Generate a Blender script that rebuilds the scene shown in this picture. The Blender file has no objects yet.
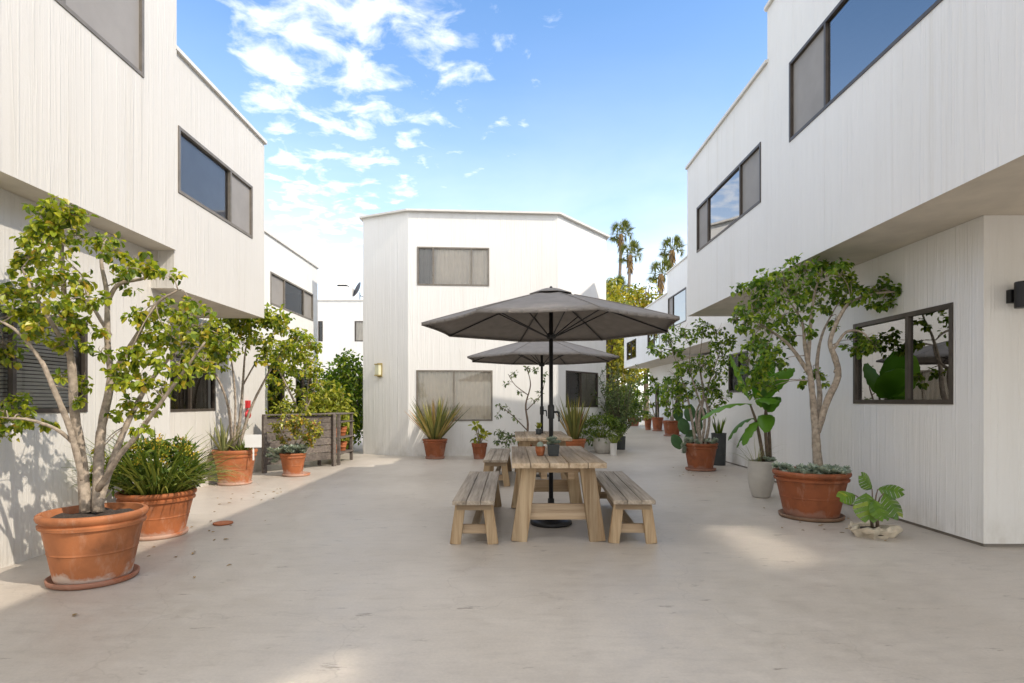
import bpy, math, random
from mathutils import Vector, Matrix
R = random.Random(7)
C = bpy.context.scene.collection
scene = bpy.context.scene
rad = math.radians

# ------------------------------------------------------------------ survey numbers
F, EYE, HX, HY = 580.0, 1.32, 511.0, 401.0          # focal length in pixels, eye height, vanishing point
SUN = Vector((-1.0, 0.543, -1.0)).normalized()      # direction the sunlight travels


def gp(px, py, z=0.0):
    Y = F * (EYE - z) / (py - HY)
    return Vector(((px - HX) * Y / F, Y, z))


def at(px, py, Y):
    return Vector(((px - HX) * Y / F, Y, EYE - (py - HY) * Y / F))


# ------------------------------------------------------------------ materials
def new_mat(name):
    m = bpy.data.materials.new(name)
    m.use_nodes = True
    nt = m.node_tree
    b = nt.nodes['Principled BSDF']
    return m, nt, b


def N(nt, typ, **kw):
    n = nt.nodes.new(typ)
    for k, v in kw.items():
        if k in n.inputs:
            n.inputs[k].default_value = v
        else:
            setattr(n, k, v)
    return n


def ramp(nt, fac, stops):
    r = nt.nodes.new('ShaderNodeValToRGB')
    e = r.color_ramp.elements
    e[0].position, e[0].color = stops[0][0], (*stops[0][1], 1)
    e[1].position, e[1].color = stops[-1][0], (*stops[-1][1], 1)
    for p, c in stops[1:-1]:
        q = e.new(p)
        q.color = (*c, 1)
    nt.links.new(fac, r.inputs[0])
    return r


def coords(nt, scale, kind='Object'):
    tc = nt.nodes.new('ShaderNodeTexCoord')
    mp = nt.nodes.new('ShaderNodeMapping')
    mp.inputs['Scale'].default_value = scale
    nt.links.new(tc.outputs[kind], mp.inputs[0])
    return mp.outputs[0]


def noise(nt, vec, scale=1, detail=4, rough=.55):
    n = N(nt, 'ShaderNodeTexNoise', Scale=scale, Detail=detail, Roughness=rough)
    nt.links.new(vec, n.inputs['Vector'])
    return n.outputs[0]


def bump(nt, b, h, strength, dist, prev=None):
    bp = N(nt, 'ShaderNodeBump', Strength=strength, Distance=dist)
    nt.links.new(h, bp.inputs['Height'])
    if prev:
        nt.links.new(prev.outputs[0], bp.inputs['Normal'])
    nt.links.new(bp.outputs[0], b.inputs['Normal'])
    return bp


def mixc(nt, fac, a, b, mode='MIX'):
    m = nt.nodes.new('ShaderNodeMix')
    m.data_type = 'RGBA'
    m.blend_type = mode
    for sock, v in ((m.inputs[0], fac), (m.inputs[6], a), (m.inputs[7], b)):
        if hasattr(v, 'links'):
            nt.links.new(v, sock)
        elif isinstance(v, (int, float)):
            sock.default_value = v
        else:
            sock.default_value = (*v, 1)
    return m.outputs[2]


def plain(name, col, rough=.6, metal=0, var=.15, scale=12, bmp=0.0):
    m, nt, b = new_mat(name)
    v = coords(nt, (scale,) * 3)
    n = noise(nt, v, 1, 5)
    r = ramp(nt, n, [(.3, tuple(c * (1 - var) for c in col)), (.7, tuple(min(1, c * (1 + var)) for c in col))])
    nt.links.new(r.outputs[0], b.inputs['Base Color'])
    b.inputs['Roughness'].default_value = rough
    b.inputs['Metallic'].default_value = metal
    if bmp:
        bump(nt, b, n, .6, bmp)
    return m


def wall_mat(name, col):
    m, nt, b = new_mat(name)
    v1 = coords(nt, (6.5, 6.5, .22))
    n1 = noise(nt, v1, 1, 3, .5)                        # board formed vertical ribs
    v2 = coords(nt, (34, 34, 1.6))
    n2 = noise(nt, v2, 1, 4, .6)
    v3 = coords(nt, (.7, .7, .5))
    n3 = noise(nt, v3, 1, 4)
    v4 = coords(nt, (60, 60, 60))
    n4 = noise(nt, v4, 1, 3)
    v5 = coords(nt, (5, 5, .12))
    n5 = noise(nt, v5, 1, 2)
    base = ramp(nt, n3, [(.3, tuple(c * .95 for c in col)), (.7, col)])
    streak = ramp(nt, n5, [(.33, (.86, .84, .80)), (.5, (1, 1, 1))])
    c = mixc(nt, .16, base.outputs[0], streak.outputs[0], 'MULTIPLY')
    fine = ramp(nt, n2, [(.3, (.93, .92, .90)), (.55, (1, 1, 1))])
    c = mixc(nt, .22, c, fine.outputs[0], 'MULTIPLY')
    tc = nt.nodes.new('ShaderNodeTexCoord')
    sp_ = nt.nodes.new('ShaderNodeSeparateXYZ'); nt.links.new(tc.outputs['Object'], sp_.inputs[0])
    low = N(nt, 'ShaderNodeMapRange'); nt.links.new(sp_.outputs[2], low.inputs[0])
    low.inputs[1].default_value, low.inputs[2].default_value, low.inputs[3].default_value, low.inputs[4].default_value = .0, .35, .75, .0
    gm = N(nt, 'ShaderNodeMath', operation='MULTIPLY'); nt.links.new(low.outputs[0], gm.inputs[0])
    vg = coords(nt, (4, 4, 2.2)); nt.links.new(ramp(nt, noise(nt, vg, 1, 5, .65), [(.42, (0, 0, 0)), (.7, (1, 1, 1))]).outputs[0], gm.inputs[1])
    c = mixc(nt, gm.outputs[0], c, tuple(k * q for k, q in zip(col, (.66, .62, .55))))
    vst = coords(nt, (3.4, 3.4, .10)); st_ = ramp(nt, noise(nt, vst, 1, 6, .7), [(.60, (0, 0, 0)), (.74, (.5, .5, .5))])
    c = mixc(nt, st_.outputs[0], c, tuple(k * q for k, q in zip(col, (.78, .75, .69))))
    nt.links.new(c, b.inputs['Base Color'])
    b.inputs['Roughness'].default_value = .75
    sxy = N(nt, 'ShaderNodeMath', operation='ADD'); nt.links.new(sp_.outputs[0], sxy.inputs[0]); nt.links.new(sp_.outputs[1], sxy.inputs[1])
    vo = N(nt, 'ShaderNodeTexVoronoi', voronoi_dimensions='1D', feature='DISTANCE_TO_EDGE', Scale=7.5)
    nt.links.new(sxy.outputs[0], vo.inputs['W'])
    ribs = ramp(nt, vo.outputs[0], [(0, (1, 1, 1)), (.05, (.75, .75, .75)), (.085, (0, 0, 0))])
    vbk = coords(nt, (9, 9, 1.3)); brk = ramp(nt, noise(nt, vbk, 1, 4, .6), [(.44, (.05, .05, .05)), (.62, (1, 1, 1))])
    rb_ = mixc(nt, 1.0, ribs.outputs[0], brk.outputs[0], 'MULTIPLY')
    rid = ramp(nt, n1, [(.36, (0, 0, 0)), (.42, (.8, .8, .8)), (.49, (.55, .55, .55)), (.515, (1, 1, 1)), (.54, (.5, .5, .5)), (.64, (.3, .3, .3))])
    p = bump(nt, b, rb_, .5, .008)
    p = bump(nt, b, rid.outputs[0], .30, .014, p)
    p = bump(nt, b, n2, .28, .005, p)
    bump(nt, b, n4, .35, .003, p)
    return m


def ground_mat():
    m, nt, b = new_mat('coated_concrete')
    v = coords(nt, (1, 1, 1))
    n1 = noise(nt, v, .45, 6, .6)
    n2 = noise(nt, v, 4.5, 8, .72)
    n3 = noise(nt, v, 55, 3, .6)
    vs = coords(nt, (1.6, 5.5, 1))
    n4 = noise(nt, vs, 2.6, 7, .68)                      # trowel and hose marks
    c = ramp(nt, n1, [(.28, (.405, .357, .302)), (.5, (.475, .425, .368)), (.72, (.53, .48, .42))]).outputs[0]
    c = mixc(nt, .6, c, ramp(nt, n2, [(.28, (.84, .83, .82)), (.6, (1.04, 1.035, 1.03))]).outputs[0], 'MULTIPLY')
    c = mixc(nt, .55, c, ramp(nt, n4, [(.28, (.78, .76, .74)), (.46, (.98, .98, .98)), (.72, (1.09, 1.08, 1.06))]).outputs[0], 'MULTIPLY')
    c = mixc(nt, .35, c, ramp(nt, n3, [(.3, (.8, .8, .8)), (.7, (1.1, 1.1, 1.1))]).outputs[0], 'MULTIPLY')
    vd = coords(nt, (1.5, 5.0, 1))
    d = noise(nt, vd, 1.7, 7, .72)
    c = mixc(nt, ramp(nt, d, [(.618, (0, 0, 0)), (.68, (.7, .7, .7))]).outputs[0], c, (.13, .105, .085))
    vx = coords(nt, (1.0, 1.0, 1))
    w = noise(nt, vx, 1.1, 4)
    add = nt.nodes.new('ShaderNodeVectorMath'); add.operation = 'ADD'
    nw = N(nt, 'ShaderNodeTexNoise', Scale=1.6, Detail=5.0)
    nt.links.new(vx, nw.inputs['Vector'])
    nt.links.new(vx, add.inputs[0]); nt.links.new(nw.outputs[1], add.inputs[1])
    vo = N(nt, 'ShaderNodeTexVoronoi', feature='DISTANCE_TO_EDGE', Scale=.42)
    nt.links.new(add.outputs[0], vo.inputs['Vector'])
    crack = ramp(nt, vo.outputs[0], [(0, (.22, .22, .22)), (.0016, (0, 0, 0))]).outputs[0]
    c = mixc(nt, crack, c, (.2, .17, .14))
    nt.links.new(c, b.inputs['Base Color'])
    rr = ramp(nt, n2, [(.3, (.33,) * 3), (.7, (.55,) * 3)])
    nt.links.new(rr.outputs[0], b.inputs['Roughness'])
    p = bump(nt, b, n2, .25, .01)
    bump(nt, b, n3, .3, .002, p)
    return m


def terracotta(name, col, chalk=0.0):
    m, nt, b = new_mat(name)
    v = coords(nt, (1, 1, 1))
    n = noise(nt, v, 5, 6, .6)
    n2 = noise(nt, v, 70, 2)
    c = ramp(nt, n, [(.25, tuple(k * .55 for k in col)), (.48, col), (.75, tuple(min(1, k * 1.25) for k in col))]).outputs[0]
    ve = coords(nt, (7, 7, 2.2)); ne = noise(nt, ve, 1, 7, .72)
    c = mixc(nt, ramp(nt, ne, [(.56, (0, 0, 0)), (.78, (.45, .45, .45))]).outputs[0], c, (.55, .40, .30))
    if chalk:
        tc = nt.nodes.new('ShaderNodeTexCoord')
        sp = nt.nodes.new('ShaderNodeSeparateXYZ')
        nt.links.new(tc.outputs['Object'], sp.inputs[0])
        a = N(nt, 'ShaderNodeMath', operation='MULTIPLY_ADD')
        nt.links.new(n, a.inputs[0]); a.inputs[1].default_value = .35
        zz = N(nt, 'ShaderNodeMath', operation='SUBTRACT'); nt.links.new(sp.outputs[2], zz.inputs[0]); zz.inputs[1].default_value = .24
        nt.links.new(zz.outputs[0], a.inputs[2])
        k = ramp(nt, a.outputs[0], [(0, (chalk,) * 3), (.04, (0, 0, 0))])
        k.color_ramp.elements[0].position = 0
        c = mixc(nt, k.outputs[0], c, (.62, .55, .48))
    nt.links.new(c, b.inputs['Base Color'])
    b.inputs['Roughness'].default_value = .7
    p = bump(nt, b, n, .3, .006)
    bump(nt, b, n2, .3, .002, p)
    return m


def wood(name, c0, c1, axis):
    m, nt, b = new_mat(name)
    sc = {'y': (26, 1.3, 26), 'z': (26, 26, 1.3), 'x': (1.3, 26, 26)}[axis]
    v = coords(nt, sc)
    n = noise(nt, v, 1, 6, .65)
    vb = coords(nt, tuple(s * .16 for s in sc))
    n2 = noise(nt, vb, 1, 3)
    r = ramp(nt, n, [(.22, tuple(k * .32 for k in c0)), (.40, c0), (.65, c1)])
    r2 = ramp(nt, n2, [(.3, (.50, .49, .48)), (.65, (1.15, 1.1, 1.04))])
    c = mixc(nt, .8, r.outputs[0], r2.outputs[0], 'MULTIPLY')
    g = nt.nodes.new('ShaderNodeNewGeometry')
    isl = ramp(nt, g.outputs['Random Per Island'], [(0, (.8, .78, .75)), (1, (1.12, 1.1, 1.08))])
    c = mixc(nt, .8, c, isl.outputs[0], 'MULTIPLY')
    nt.links.new(c, b.inputs['Base Color'])
    b.inputs['Roughness'].default_value = .8
    bump(nt, b, n, .6, .006)
    return m


def film_mat():
    m, nt, b = new_mat('mirror_film_glass')
    nt.nodes.remove(b)
    gl = N(nt, 'ShaderNodeBsdfGlossy', Roughness=.08)
    gl.inputs['Color'].default_value = (1, .99, .96, 1)
    nt.links.new(gl.outputs[0], nt.nodes['Material Output'].inputs[0])
    return m


def leaf_mat(name, stops, trans=.35, rough=.42, spec=.35):
    """stops: colours spread over the random value each leaf has of its own"""
    m, nt, b = new_mat(name)
    g = nt.nodes.new('ShaderNodeNewGeometry')
    r = ramp(nt, g.outputs['Random Per Island'], stops)
    v = coords(nt, (6, 6, 6))
    n = noise(nt, v, 1, 3)
    c = mixc(nt, .5, r.outputs[0], ramp(nt, n, [(.3, (.7, .75, .7)), (.7, (1.2, 1.15, 1.1))]).outputs[0], 'MULTIPLY')
    nt.links.new(c, b.inputs['Base Color'])
    b.inputs['Roughness'].default_value = rough
    b.inputs['Specular IOR Level'].default_value = spec
    if trans:
        t = nt.nodes.new('ShaderNodeBsdfTranslucent')
        c2 = mixc(nt, 1.0, c, (1.25, 1.3, .6), 'MULTIPLY')
        nt.links.new(c2, t.inputs['Color'])
        mx = nt.nodes.new('ShaderNodeMixShader')
        mx.inputs[0].default_value = trans
        nt.links.new(b.outputs[0], mx.inputs[1]); nt.links.new(t.outputs[0], mx.inputs[2])
        nt.links.new(mx.outputs[0], nt.nodes['Material Output'].inputs[0])
    return m


def glass_mat(name, tint, ior=2.1, extra=.06):
    m, nt, b = new_mat(name)
    nt.nodes.remove(b)
    fr = N(nt, 'ShaderNodeFresnel', IOR=ior)
    ad = N(nt, 'ShaderNodeMath', operation='ADD', use_clamp=True)
    nt.links.new(fr.outputs[0], ad.inputs[0]); ad.inputs[1].default_value = extra
    tr = nt.nodes.new('ShaderNodeBsdfTransparent'); tr.inputs[0].default_value = (*tint, 1)
    gl = N(nt, 'ShaderNodeBsdfGlossy', Roughness=.0)
    v = coords(nt, (1, 1, 1)); n = noise(nt, v, 1.1, 2)
    bp = N(nt, 'ShaderNodeBump', Strength=.08, Distance=.01); nt.links.new(n, bp.inputs['Height'])
    nt.links.new(bp.outputs[0], gl.inputs['Normal'])
    mx = nt.nodes.new('ShaderNodeMixShader')
    nt.links.new(ad.outputs[0], mx.inputs[0]); nt.links.new(tr.outputs[0], mx.inputs[1]); nt.links.new(gl.outputs[0], mx.inputs[2])
    nt.links.new(mx.outputs[0], nt.nodes['Material Output'].inputs[0])
    return m


M = {}
M['wall'] = wall_mat('painted_board_wall', (.78, .76, .725))
M['cream'] = wall_mat('cream_board_wall', (.63, .60, .55))
M['wall_far'] = wall_mat('far_painted_wall', (.77, .755, .725))
M['cap'] = plain('cap_paint', (.66, .63, .58), .6, 0, .06, 5)
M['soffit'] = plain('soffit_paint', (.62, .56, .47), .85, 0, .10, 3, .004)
M['ground'] = ground_mat()
M['earth'] = plain('earth', (.16, .14, .10), .9, 0, .3, 1.5)
M['frame'] = plain('bronze_frame', (.075, .06, .048), .45, .3, .2, 8)
M['frame_lt'] = plain('weathered_frame', (.19, .165, .135), .5, .2, .2, 8)
M['black'] = plain('black_metal', (.018, .018, .019), .42, .3, .2, 15)
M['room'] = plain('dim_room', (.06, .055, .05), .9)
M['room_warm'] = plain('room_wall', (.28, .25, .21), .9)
M['glass_film'] = film_mat()
M['insect_screen'] = plain('insect_screen', (.27, .25, .23), .7, 0, .08, 3)
M['curtain'] = plain('curtain_cloth', (.86, .78, .67), .9, 0, .06, 4)
M['curtain_dk'] = plain('screen_cloth', (.40, .37, .33), .9, 0, .08, 4)
M['shade_bl'] = plain('roller_shade', (.34, .35, .39), .8, 0, .05, 4)
M['blind'] = plain('blind_slat', (.75, .72, .66), .6, 0, .05, 5)
M['glass'] = glass_mat('window_glass', (.95, .95, .94), 1.6, .02)
M['glass_dk'] = glass_mat('tinted_glass', (.8, .82, .83), 1.8, .03)
M['glass_mirror'] = glass_mat('reflective_glass', (.4, .43, .48), 3.0, .16)
M['terra'] = terracotta('terracotta', (.36, .112, .036), .4)
M['terra_small'] = terracotta('terracotta_small', (.42, .13, .045))
M['terra_chalk'] = terracotta('terracotta_chalky', (.36, .125, .044), .7)
M['terra_dk'] = terracotta('terracotta_dark', (.25, .07, .022), .15)
M['saucer_dk'] = terracotta('saucer_stained', (.19, .11, .065))
M['greypot'] = plain('grey_glaze', (.46, .43, .38), .55, 0, .08, 6, .003)
M['whitepot'] = plain('white_glaze', (.66, .64, .60), .5, 0, .06, 6)
M['darkpot'] = plain('charcoal_pot', (.04, .045, .046), .5, 0, .2, 8)
M['soil'] = plain('potting_soil', (.045, .032, .024), .95, 0, .4, 60, .01)
M['bark'] = plain('pale_bark', (.33, .27, .21), .9, 0, .4, 26, .012)
M['bark_dk'] = plain('brown_bark', (.16, .115, .08), .9, 0, .3, 22, .008)
M['palm_trunk'] = plain('palm_bark', (.23, .18, .14), .9, 0, .25, 6, .02)
M['wood_top'] = wood('weathered_top', (.42, .32, .215), (.62, .51, .38), 'y')
M['wood_grey'] = wood('grey_bench_top', (.31, .265, .215), (.50, .44, .365), 'y')
M['wood_leg'] = wood('weathered_leg', (.37, .255, .145), (.55, .43, .285), 'z')
M['wood_bar'] = wood('weathered_bar', (.37, .27, .175), (.52, .41, .29), 'x')
M['fence'] = wood('grey_fence_board', (.115, .098, .088), (.20, .175, .155), 'x')
M['canopy'] = plain('taupe_canvas', (.205, .185, .168), .9, 0, .12, 9, .002)
M['rock'] = plain('pale_rock', (.50, .43, .33), .9, 0, .35, 9, .02)
M['red'] = plain('alarm_red', (.55, .025, .03), .4, 0, .08, 4)
M['card'] = plain('white_card', (.82, .82, .80), .6, 0, .03, 4)
M['brass'] = plain('brass_lamp', (.42, .33, .14), .4, .5, .2, 8)
M['lampglass'] = plain('frosted_lamp_glass', (.62, .60, .42), .3, 0, .05, 4)
M['dish'] = plain('dish_grey', (.09, .09, .1), .5, .2, .1, 4)
M['ficus'] = leaf_mat('ficus_leaf', [(0, (.055, .095, .010)), (.2, (.14, .21, .016)), (.5, (.29, .35, .028)), (.84, (.44, .45, .04)), (.95, (.5, .42, .045)), (1, (.55, .36, .06))], .42, .36, .45)
M['ficus_dk'] = leaf_mat('ficus_leaf_deep', [(0, (.04, .09, .012)), (.3, (.10, .19, .018)), (.7, (.20, .30, .028)), (1, (.36, .42, .05))], .42, .36, .45)
M['olive'] = leaf_mat('olive_leaf', [(0, (.06, .10, .045)), (.6, (.15, .20, .085)), (1, (.26, .31, .14))])
M['yellowtree'] = leaf_mat('autumn_leaf', [(0, (.12, .15, .015)), (.5, (.30, .29, .03)), (.85, (.46, .39, .04)), (1, (.52, .34, .05))], .3)
M['shrub'] = leaf_mat('shrub_leaf', [(0, (.04, .08, .014)), (.5, (.10, .16, .022)), (1, (.22, .27, .04))])
M['limeshrub'] = leaf_mat('lime_leaf', [(0, (.14, .19, .02)), (.6, (.30, .32, .035)), (1, (.44, .40, .06))])
M['flower'] = leaf_mat('kalanchoe_bloom', [(0, (.22, .25, .03)), (.5, (.42, .36, .03)), (.85, (.56, .36, .03)), (1, (.6, .32, .04))], .15, .6)
M['jade'] = leaf_mat('jade_leaf', [(0, (.13, .18, .03)), (.5, (.33, .33, .04)), (.8, (.48, .38, .05)), (1, (.5, .2, .05))], .15, .3)
M['succ'] = leaf_mat('blue_succulent', [(0, (.20, .26, .21)), (.6, (.36, .42, .35)), (1, (.48, .50, .40))], .1, .5)
M['blade'] = leaf_mat('strap_leaf', [(0, (.06, .10, .015)), (.5, (.17, .22, .035)), (1, (.36, .36, .08))], .25)
M['phormium'] = leaf_mat('flax_leaf', [(0, (.07, .09, .025)), (.4, (.17, .18, .05)), (.72, (.36, .31, .09)), (.9, (.45, .29, .12)), (1, (.22, .10, .05))], .2)
M['agave'] = leaf_mat('yucca_leaf', [(0, (.14, .17, .06)), (.6, (.3, .3, .13)), (1, (.44, .4, .2))], .2)
M['banana'] = leaf_mat('banana_leaf', [(0, (.07, .19, .02)), (1, (.17, .33, .035))], .45, .35)
M['monstera'] = leaf_mat('monstera_leaf', [(0, (.08, .165, .02)), (.9, (.14, .24, .03)), (1, (.26, .32, .04))], .3, .35)
M['palmleaf'] = leaf_mat('palm_frond', [(0, (.08, .11, .02)), (.6, (.17, .20, .04)), (1, (.32, .31, .07))], .15)
M['palmdead'] = leaf_mat('dead_frond', [(0, (.20, .13, .06)), (1, (.42, .28, .13))], .1, .8)
M['cactus'] = plain('cactus_skin', (.05, .12, .035), .5, 0, .2, 8)


# ------------------------------------------------------------------ mesh helpers
ORIGIN = {}


class MB:
    def __init__(s):
        s.v, s.f = [], []

    def quad(s, *p):
        i = len(s.v)
        s.v += [Vector(q) for q in p]
        s.f.append(tuple(range(i, i + len(p))))

    def box(s, a, b, bev=0.0, rot=None, piv=None):
        a, b = Vector(a), Vector(b)
        lo = Vector((min(a[i], b[i]) for i in range(3)))
        hi = Vector((max(a[i], b[i]) for i in range(3)))
        pts = [Vector((x, y, z)) for z in (lo.z, hi.z) for y in (lo.y, hi.y) for x in (lo.x, hi.x)]
        s._hexa(pts, rot, piv)

    def _hexa(s, pts, rot=None, piv=None):
        if rot:
            pts = [piv + rot @ (p - piv) for p in pts]
        i = len(s.v)
        s.v += pts
        for q in ((0, 2, 3, 1), (4, 5, 7, 6), (0, 1, 5, 4), (2, 6, 7, 3), (0, 4, 6, 2), (1, 3, 7, 5)):
            s.f.append(tuple(i + k for k in q))

    def beam(s, p, q, w, h, up=Vector((0, 0, 1)), w2=None, h2=None):
        """tapered rectangular bar from p to q; w across, h along up"""
        p, q = Vector(p), Vector(q)
        d = (q - p).normalized()
        a = d.cross(up)
        if a.length < 1e-4:
            a = d.cross(Vector((0, 1, 0)))
        a.normalize()
        u = a.cross(d).normalized()
        w2, h2 = w2 or w, h2 or h
        pts = []
        for base, ww, hh in ((p, w, h), (q, w2, h2)):
            for sy in (-1, 1):
                for sx in (-1, 1):
                    pts.append(base + a * sx * ww / 2 + u * sy * hh / 2)
        s._hexa(pts)

    def tube(s, pts, rads, n=8, cap=True, smooth=3, rough=0):
        pts = [Vector(p) for p in pts]
        if smooth and len(pts) > 2:
            P, Q = [], []
            ext = [pts[0] * 2 - pts[1]] + pts + [pts[-1] * 2 - pts[-2]]
            for i in range(len(pts) - 1):
                p0, p1, p2, p3 = ext[i:i + 4]
                for k in range(smooth):
                    t = k / smooth
                    P.append(.5 * ((2 * p1) + (p2 - p0) * t + (2 * p0 - 5 * p1 + 4 * p2 - p3) * t * t + (3 * p1 - p0 - 3 * p2 + p3) * t ** 3))
                    Q.append(rads[i] * (1 - t) + rads[i + 1] * t)
            P.append(pts[-1]); Q.append(rads[-1])
            pts, rads = P, Q
        i0 = len(s.v)
        prev = None
        for k, p in enumerate(pts):
            d = (pts[min(k + 1, len(pts) - 1)] - pts[max(k - 1, 0)])
            d = d.normalized() if d.length > 1e-9 else Vector((0, 0, 1))
            if prev is None:
                a = d.cross(Vector((0.3, 1, 0.1))).normalized()
            else:
                a = (prev - d * prev.dot(d)).normalized()
            prev = a
            b = d.cross(a)
            for j in range(n):
                t = 2 * math.pi * j / n
                s.v.append(p + (a * math.cos(t) + b * math.sin(t)) * rads[k] * (1 + (rough * R.uniform(-1, 1) if rough else 0)))
        for k in range(len(pts) - 1):
            for j in range(n):
                q = i0 + k * n
                s.f.append((q + j, q + (j + 1) % n, q + n + (j + 1) % n, q + n + j))
        if cap:
            s.f.append(tuple(i0 + j for j in reversed(range(n))))
            s.f.append(tuple(i0 + (len(pts) - 1) * n + j for j in range(n)))

    def lathe(s, prof, c=(0, 0, 0), n=40, wob=0.0):
        c = Vector(c)
        i0 = len(s.v)
        ph = [R.uniform(0, 6) for _ in range(3)]
        for r, z in prof:
            for j in range(n):
                t = 2 * math.pi * j / n
                rr = r * (1 + wob * (math.sin(2 * t + ph[0]) + .6 * math.sin(3 * t + ph[1])))
                s.v.append(c + Vector((rr * math.cos(t), rr * math.sin(t), z)))
        for k in range(len(prof) - 1):
            for j in range(n):
                q = i0 + k * n
                s.f.append((q + j, q + (j + 1) % n, q + n + (j + 1) % n, q + n + j))
        s.f.append(tuple(i0 + j for j in reversed(range(n))))
        s.f.append(tuple(i0 + (len(prof) - 1) * n + j for j in range(n)))

    def leaf(s, p, d, nrm, L, W, fold=.25, curl=.15):
        """one pointed leaf of six corners folded at its midrib"""
        d = d.normalized()
        a = d.cross(nrm)
        if a.length < 1e-4:
            a = d.cross(Vector((1, .2, .1)))
        a.normalize()
        n = a.cross(d).normalized()
        i = len(s.v)
        up = n * W * fold
        s.v += [p, p + d * L * .3 - a * W * .5 + up, p + d * L * .68 - a * W * .42 + up - n * L * curl * .5,
                p + d * L - n * L * curl, p + d * L * .68 + a * W * .42 + up - n * L * curl * .5, p + d * L * .3 + a * W * .5 + up]
        s.f += [(i, i + 3, i + 2, i + 1), (i, i + 5, i + 4, i + 3)]

    def blade(s, p, d, L, W, droop, seg=6, twist=0.0, taper=True):
        d = Vector(d).normalized()
        side = d.cross(Vector((0, 0, 1)))
        if side.length < 1e-3:
            side = Vector((1, 0, 0))
        side.normalize()
        side = Matrix.Rotation(twist, 3, d) @ side
        i = len(s.v)
        q = Vector(p)
        for k in range(seg + 1):
            t = k / seg
            w = W * (1 - t ** 2.2 if taper else 1) * (.55 + .45 * min(1, t * 4))
            w = max(w, .0015)
            nn = side.cross(d).normalized()
            s.v += [q - side * w / 2, q + nn * w * -.18, q + side * w / 2]
            dd = (d + Vector((0, 0, -1)) * droop * t).normalized()
            d = dd
            q = q + d * (L / seg)
        for k in range(seg):
            a = i + 3 * k
            s.f += [(a, a + 1, a + 4, a + 3), (a + 1, a + 2, a + 5, a + 4)]

    def build(s, name, mat, parent=None, smooth=False, local=False, bevel=0.0):
        o0 = Vector((0, 0, 0)) if (parent is None or local) else ORIGIN.get(parent.name, Vector((0, 0, 0)))
        me = bpy.data.meshes.new(name)
        me.from_pydata([tuple(v - o0) for v in s.v], [], s.f)
        me.validate()
        me.materials.append(mat)
        if smooth:
            me.polygons.foreach_set('use_smooth', [True] * len(me.polygons))
        o = bpy.data.objects.new(name, me)
        C.objects.link(o)
        if parent is not None:
            o.parent = parent
            ORIGIN[o.name] = o0
        if bevel:
            md = o.modifiers.new('Bevel', 'BEVEL')
            md.width, md.segments, md.limit_method = bevel, 2, 'ANGLE'
        me.update()
        return o


def thing(name, label, cat, loc=(0, 0, 0), group=None, rz=0.0):
    o = bpy.data.objects.new(name, None)
    C.objects.link(o)
    o.location = loc
    o.rotation_euler = (0, 0, rz)
    o.empty_display_size = .2
    ORIGIN[o.name] = Vector(loc)
    o['label'], o['category'] = label, cat
    if group:
        o['group'] = group
    return o


def tag(o, label, cat, group=None):
    o['label'], o['category'] = label, cat
    if group:
        o['group'] = group
    return o


def copy_thing(root, loc, label, rz=0.0):
    def rec(o, par):
        c = o.copy()
        C.objects.link(c)
        c.parent = par
        for ch in o.children:
            rec(ch, c)
        return c
    r = rec(root, None)
    r.location = loc
    r.rotation_euler = (0, 0, rz)
    r['label'] = label
    ORIGIN[r.name] = Vector(loc)
    return r


# ------------------------------------------------------------------ setting: ground
g = MB(); g.quad((-250, -120, -.02), (250, -120, -.02), (250, 400, -.02), (-250, 400, -.02))
o = g.build('ground', M['earth']); o['kind'] = 'structure'
g = MB(); g.quad((-14, -16, 0), (14, -16, 0), (14, 60, 0), (-14, 60, 0))
o = g.build('courtyard_pavement', M['ground']); o['kind'] = 'structure'


# ------------------------------------------------------------------ buildings
def wall_panel(mb, p, q, z0, z1, holes=(), depth=.11):
    """upright wall from plan point p to q, its outside on the right hand of p->q; holes (u0, u1, z0, z1)"""
    p, q = Vector((*p, 0)), Vector((*q, 0))
    L = (q - p).length
    d = (q - p) / L
    n = Vector((d.y, -d.x, 0))
    us = sorted({0, L} | {h[0] for h in holes} | {h[1] for h in holes})
    zs = sorted({z0, z1} | {h[2] for h in holes} | {h[3] for h in holes})
    P = lambda u, z, k=0: p + d * u + Vector((0, 0, z)) - n * k
    for i in range(len(us) - 1):
        for j in range(len(zs) - 1):
            cu, cz = (us[i] + us[i + 1]) / 2, (zs[j] + zs[j + 1]) / 2
            if any(h[0] < cu < h[1] and h[2] < cz < h[3] for h in holes):
                continue
            mb.quad(P(us[i], zs[j]), P(us[i + 1], zs[j]), P(us[i + 1], zs[j + 1]), P(us[i], zs[j + 1]))
    for a, b, c, e in [h[:4] for h in holes]:
        mb.quad(P(a, c), P(b, c), P(b, c, depth), P(a, c, depth))
        mb.quad(P(a, e, depth), P(b, e, depth), P(b, e), P(a, e))
        mb.quad(P(a, c, depth), P(a, e, depth), P(a, e), P(a, c))
        mb.quad(P(b, c), P(b, e), P(b, e, depth), P(b, c, depth))


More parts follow.
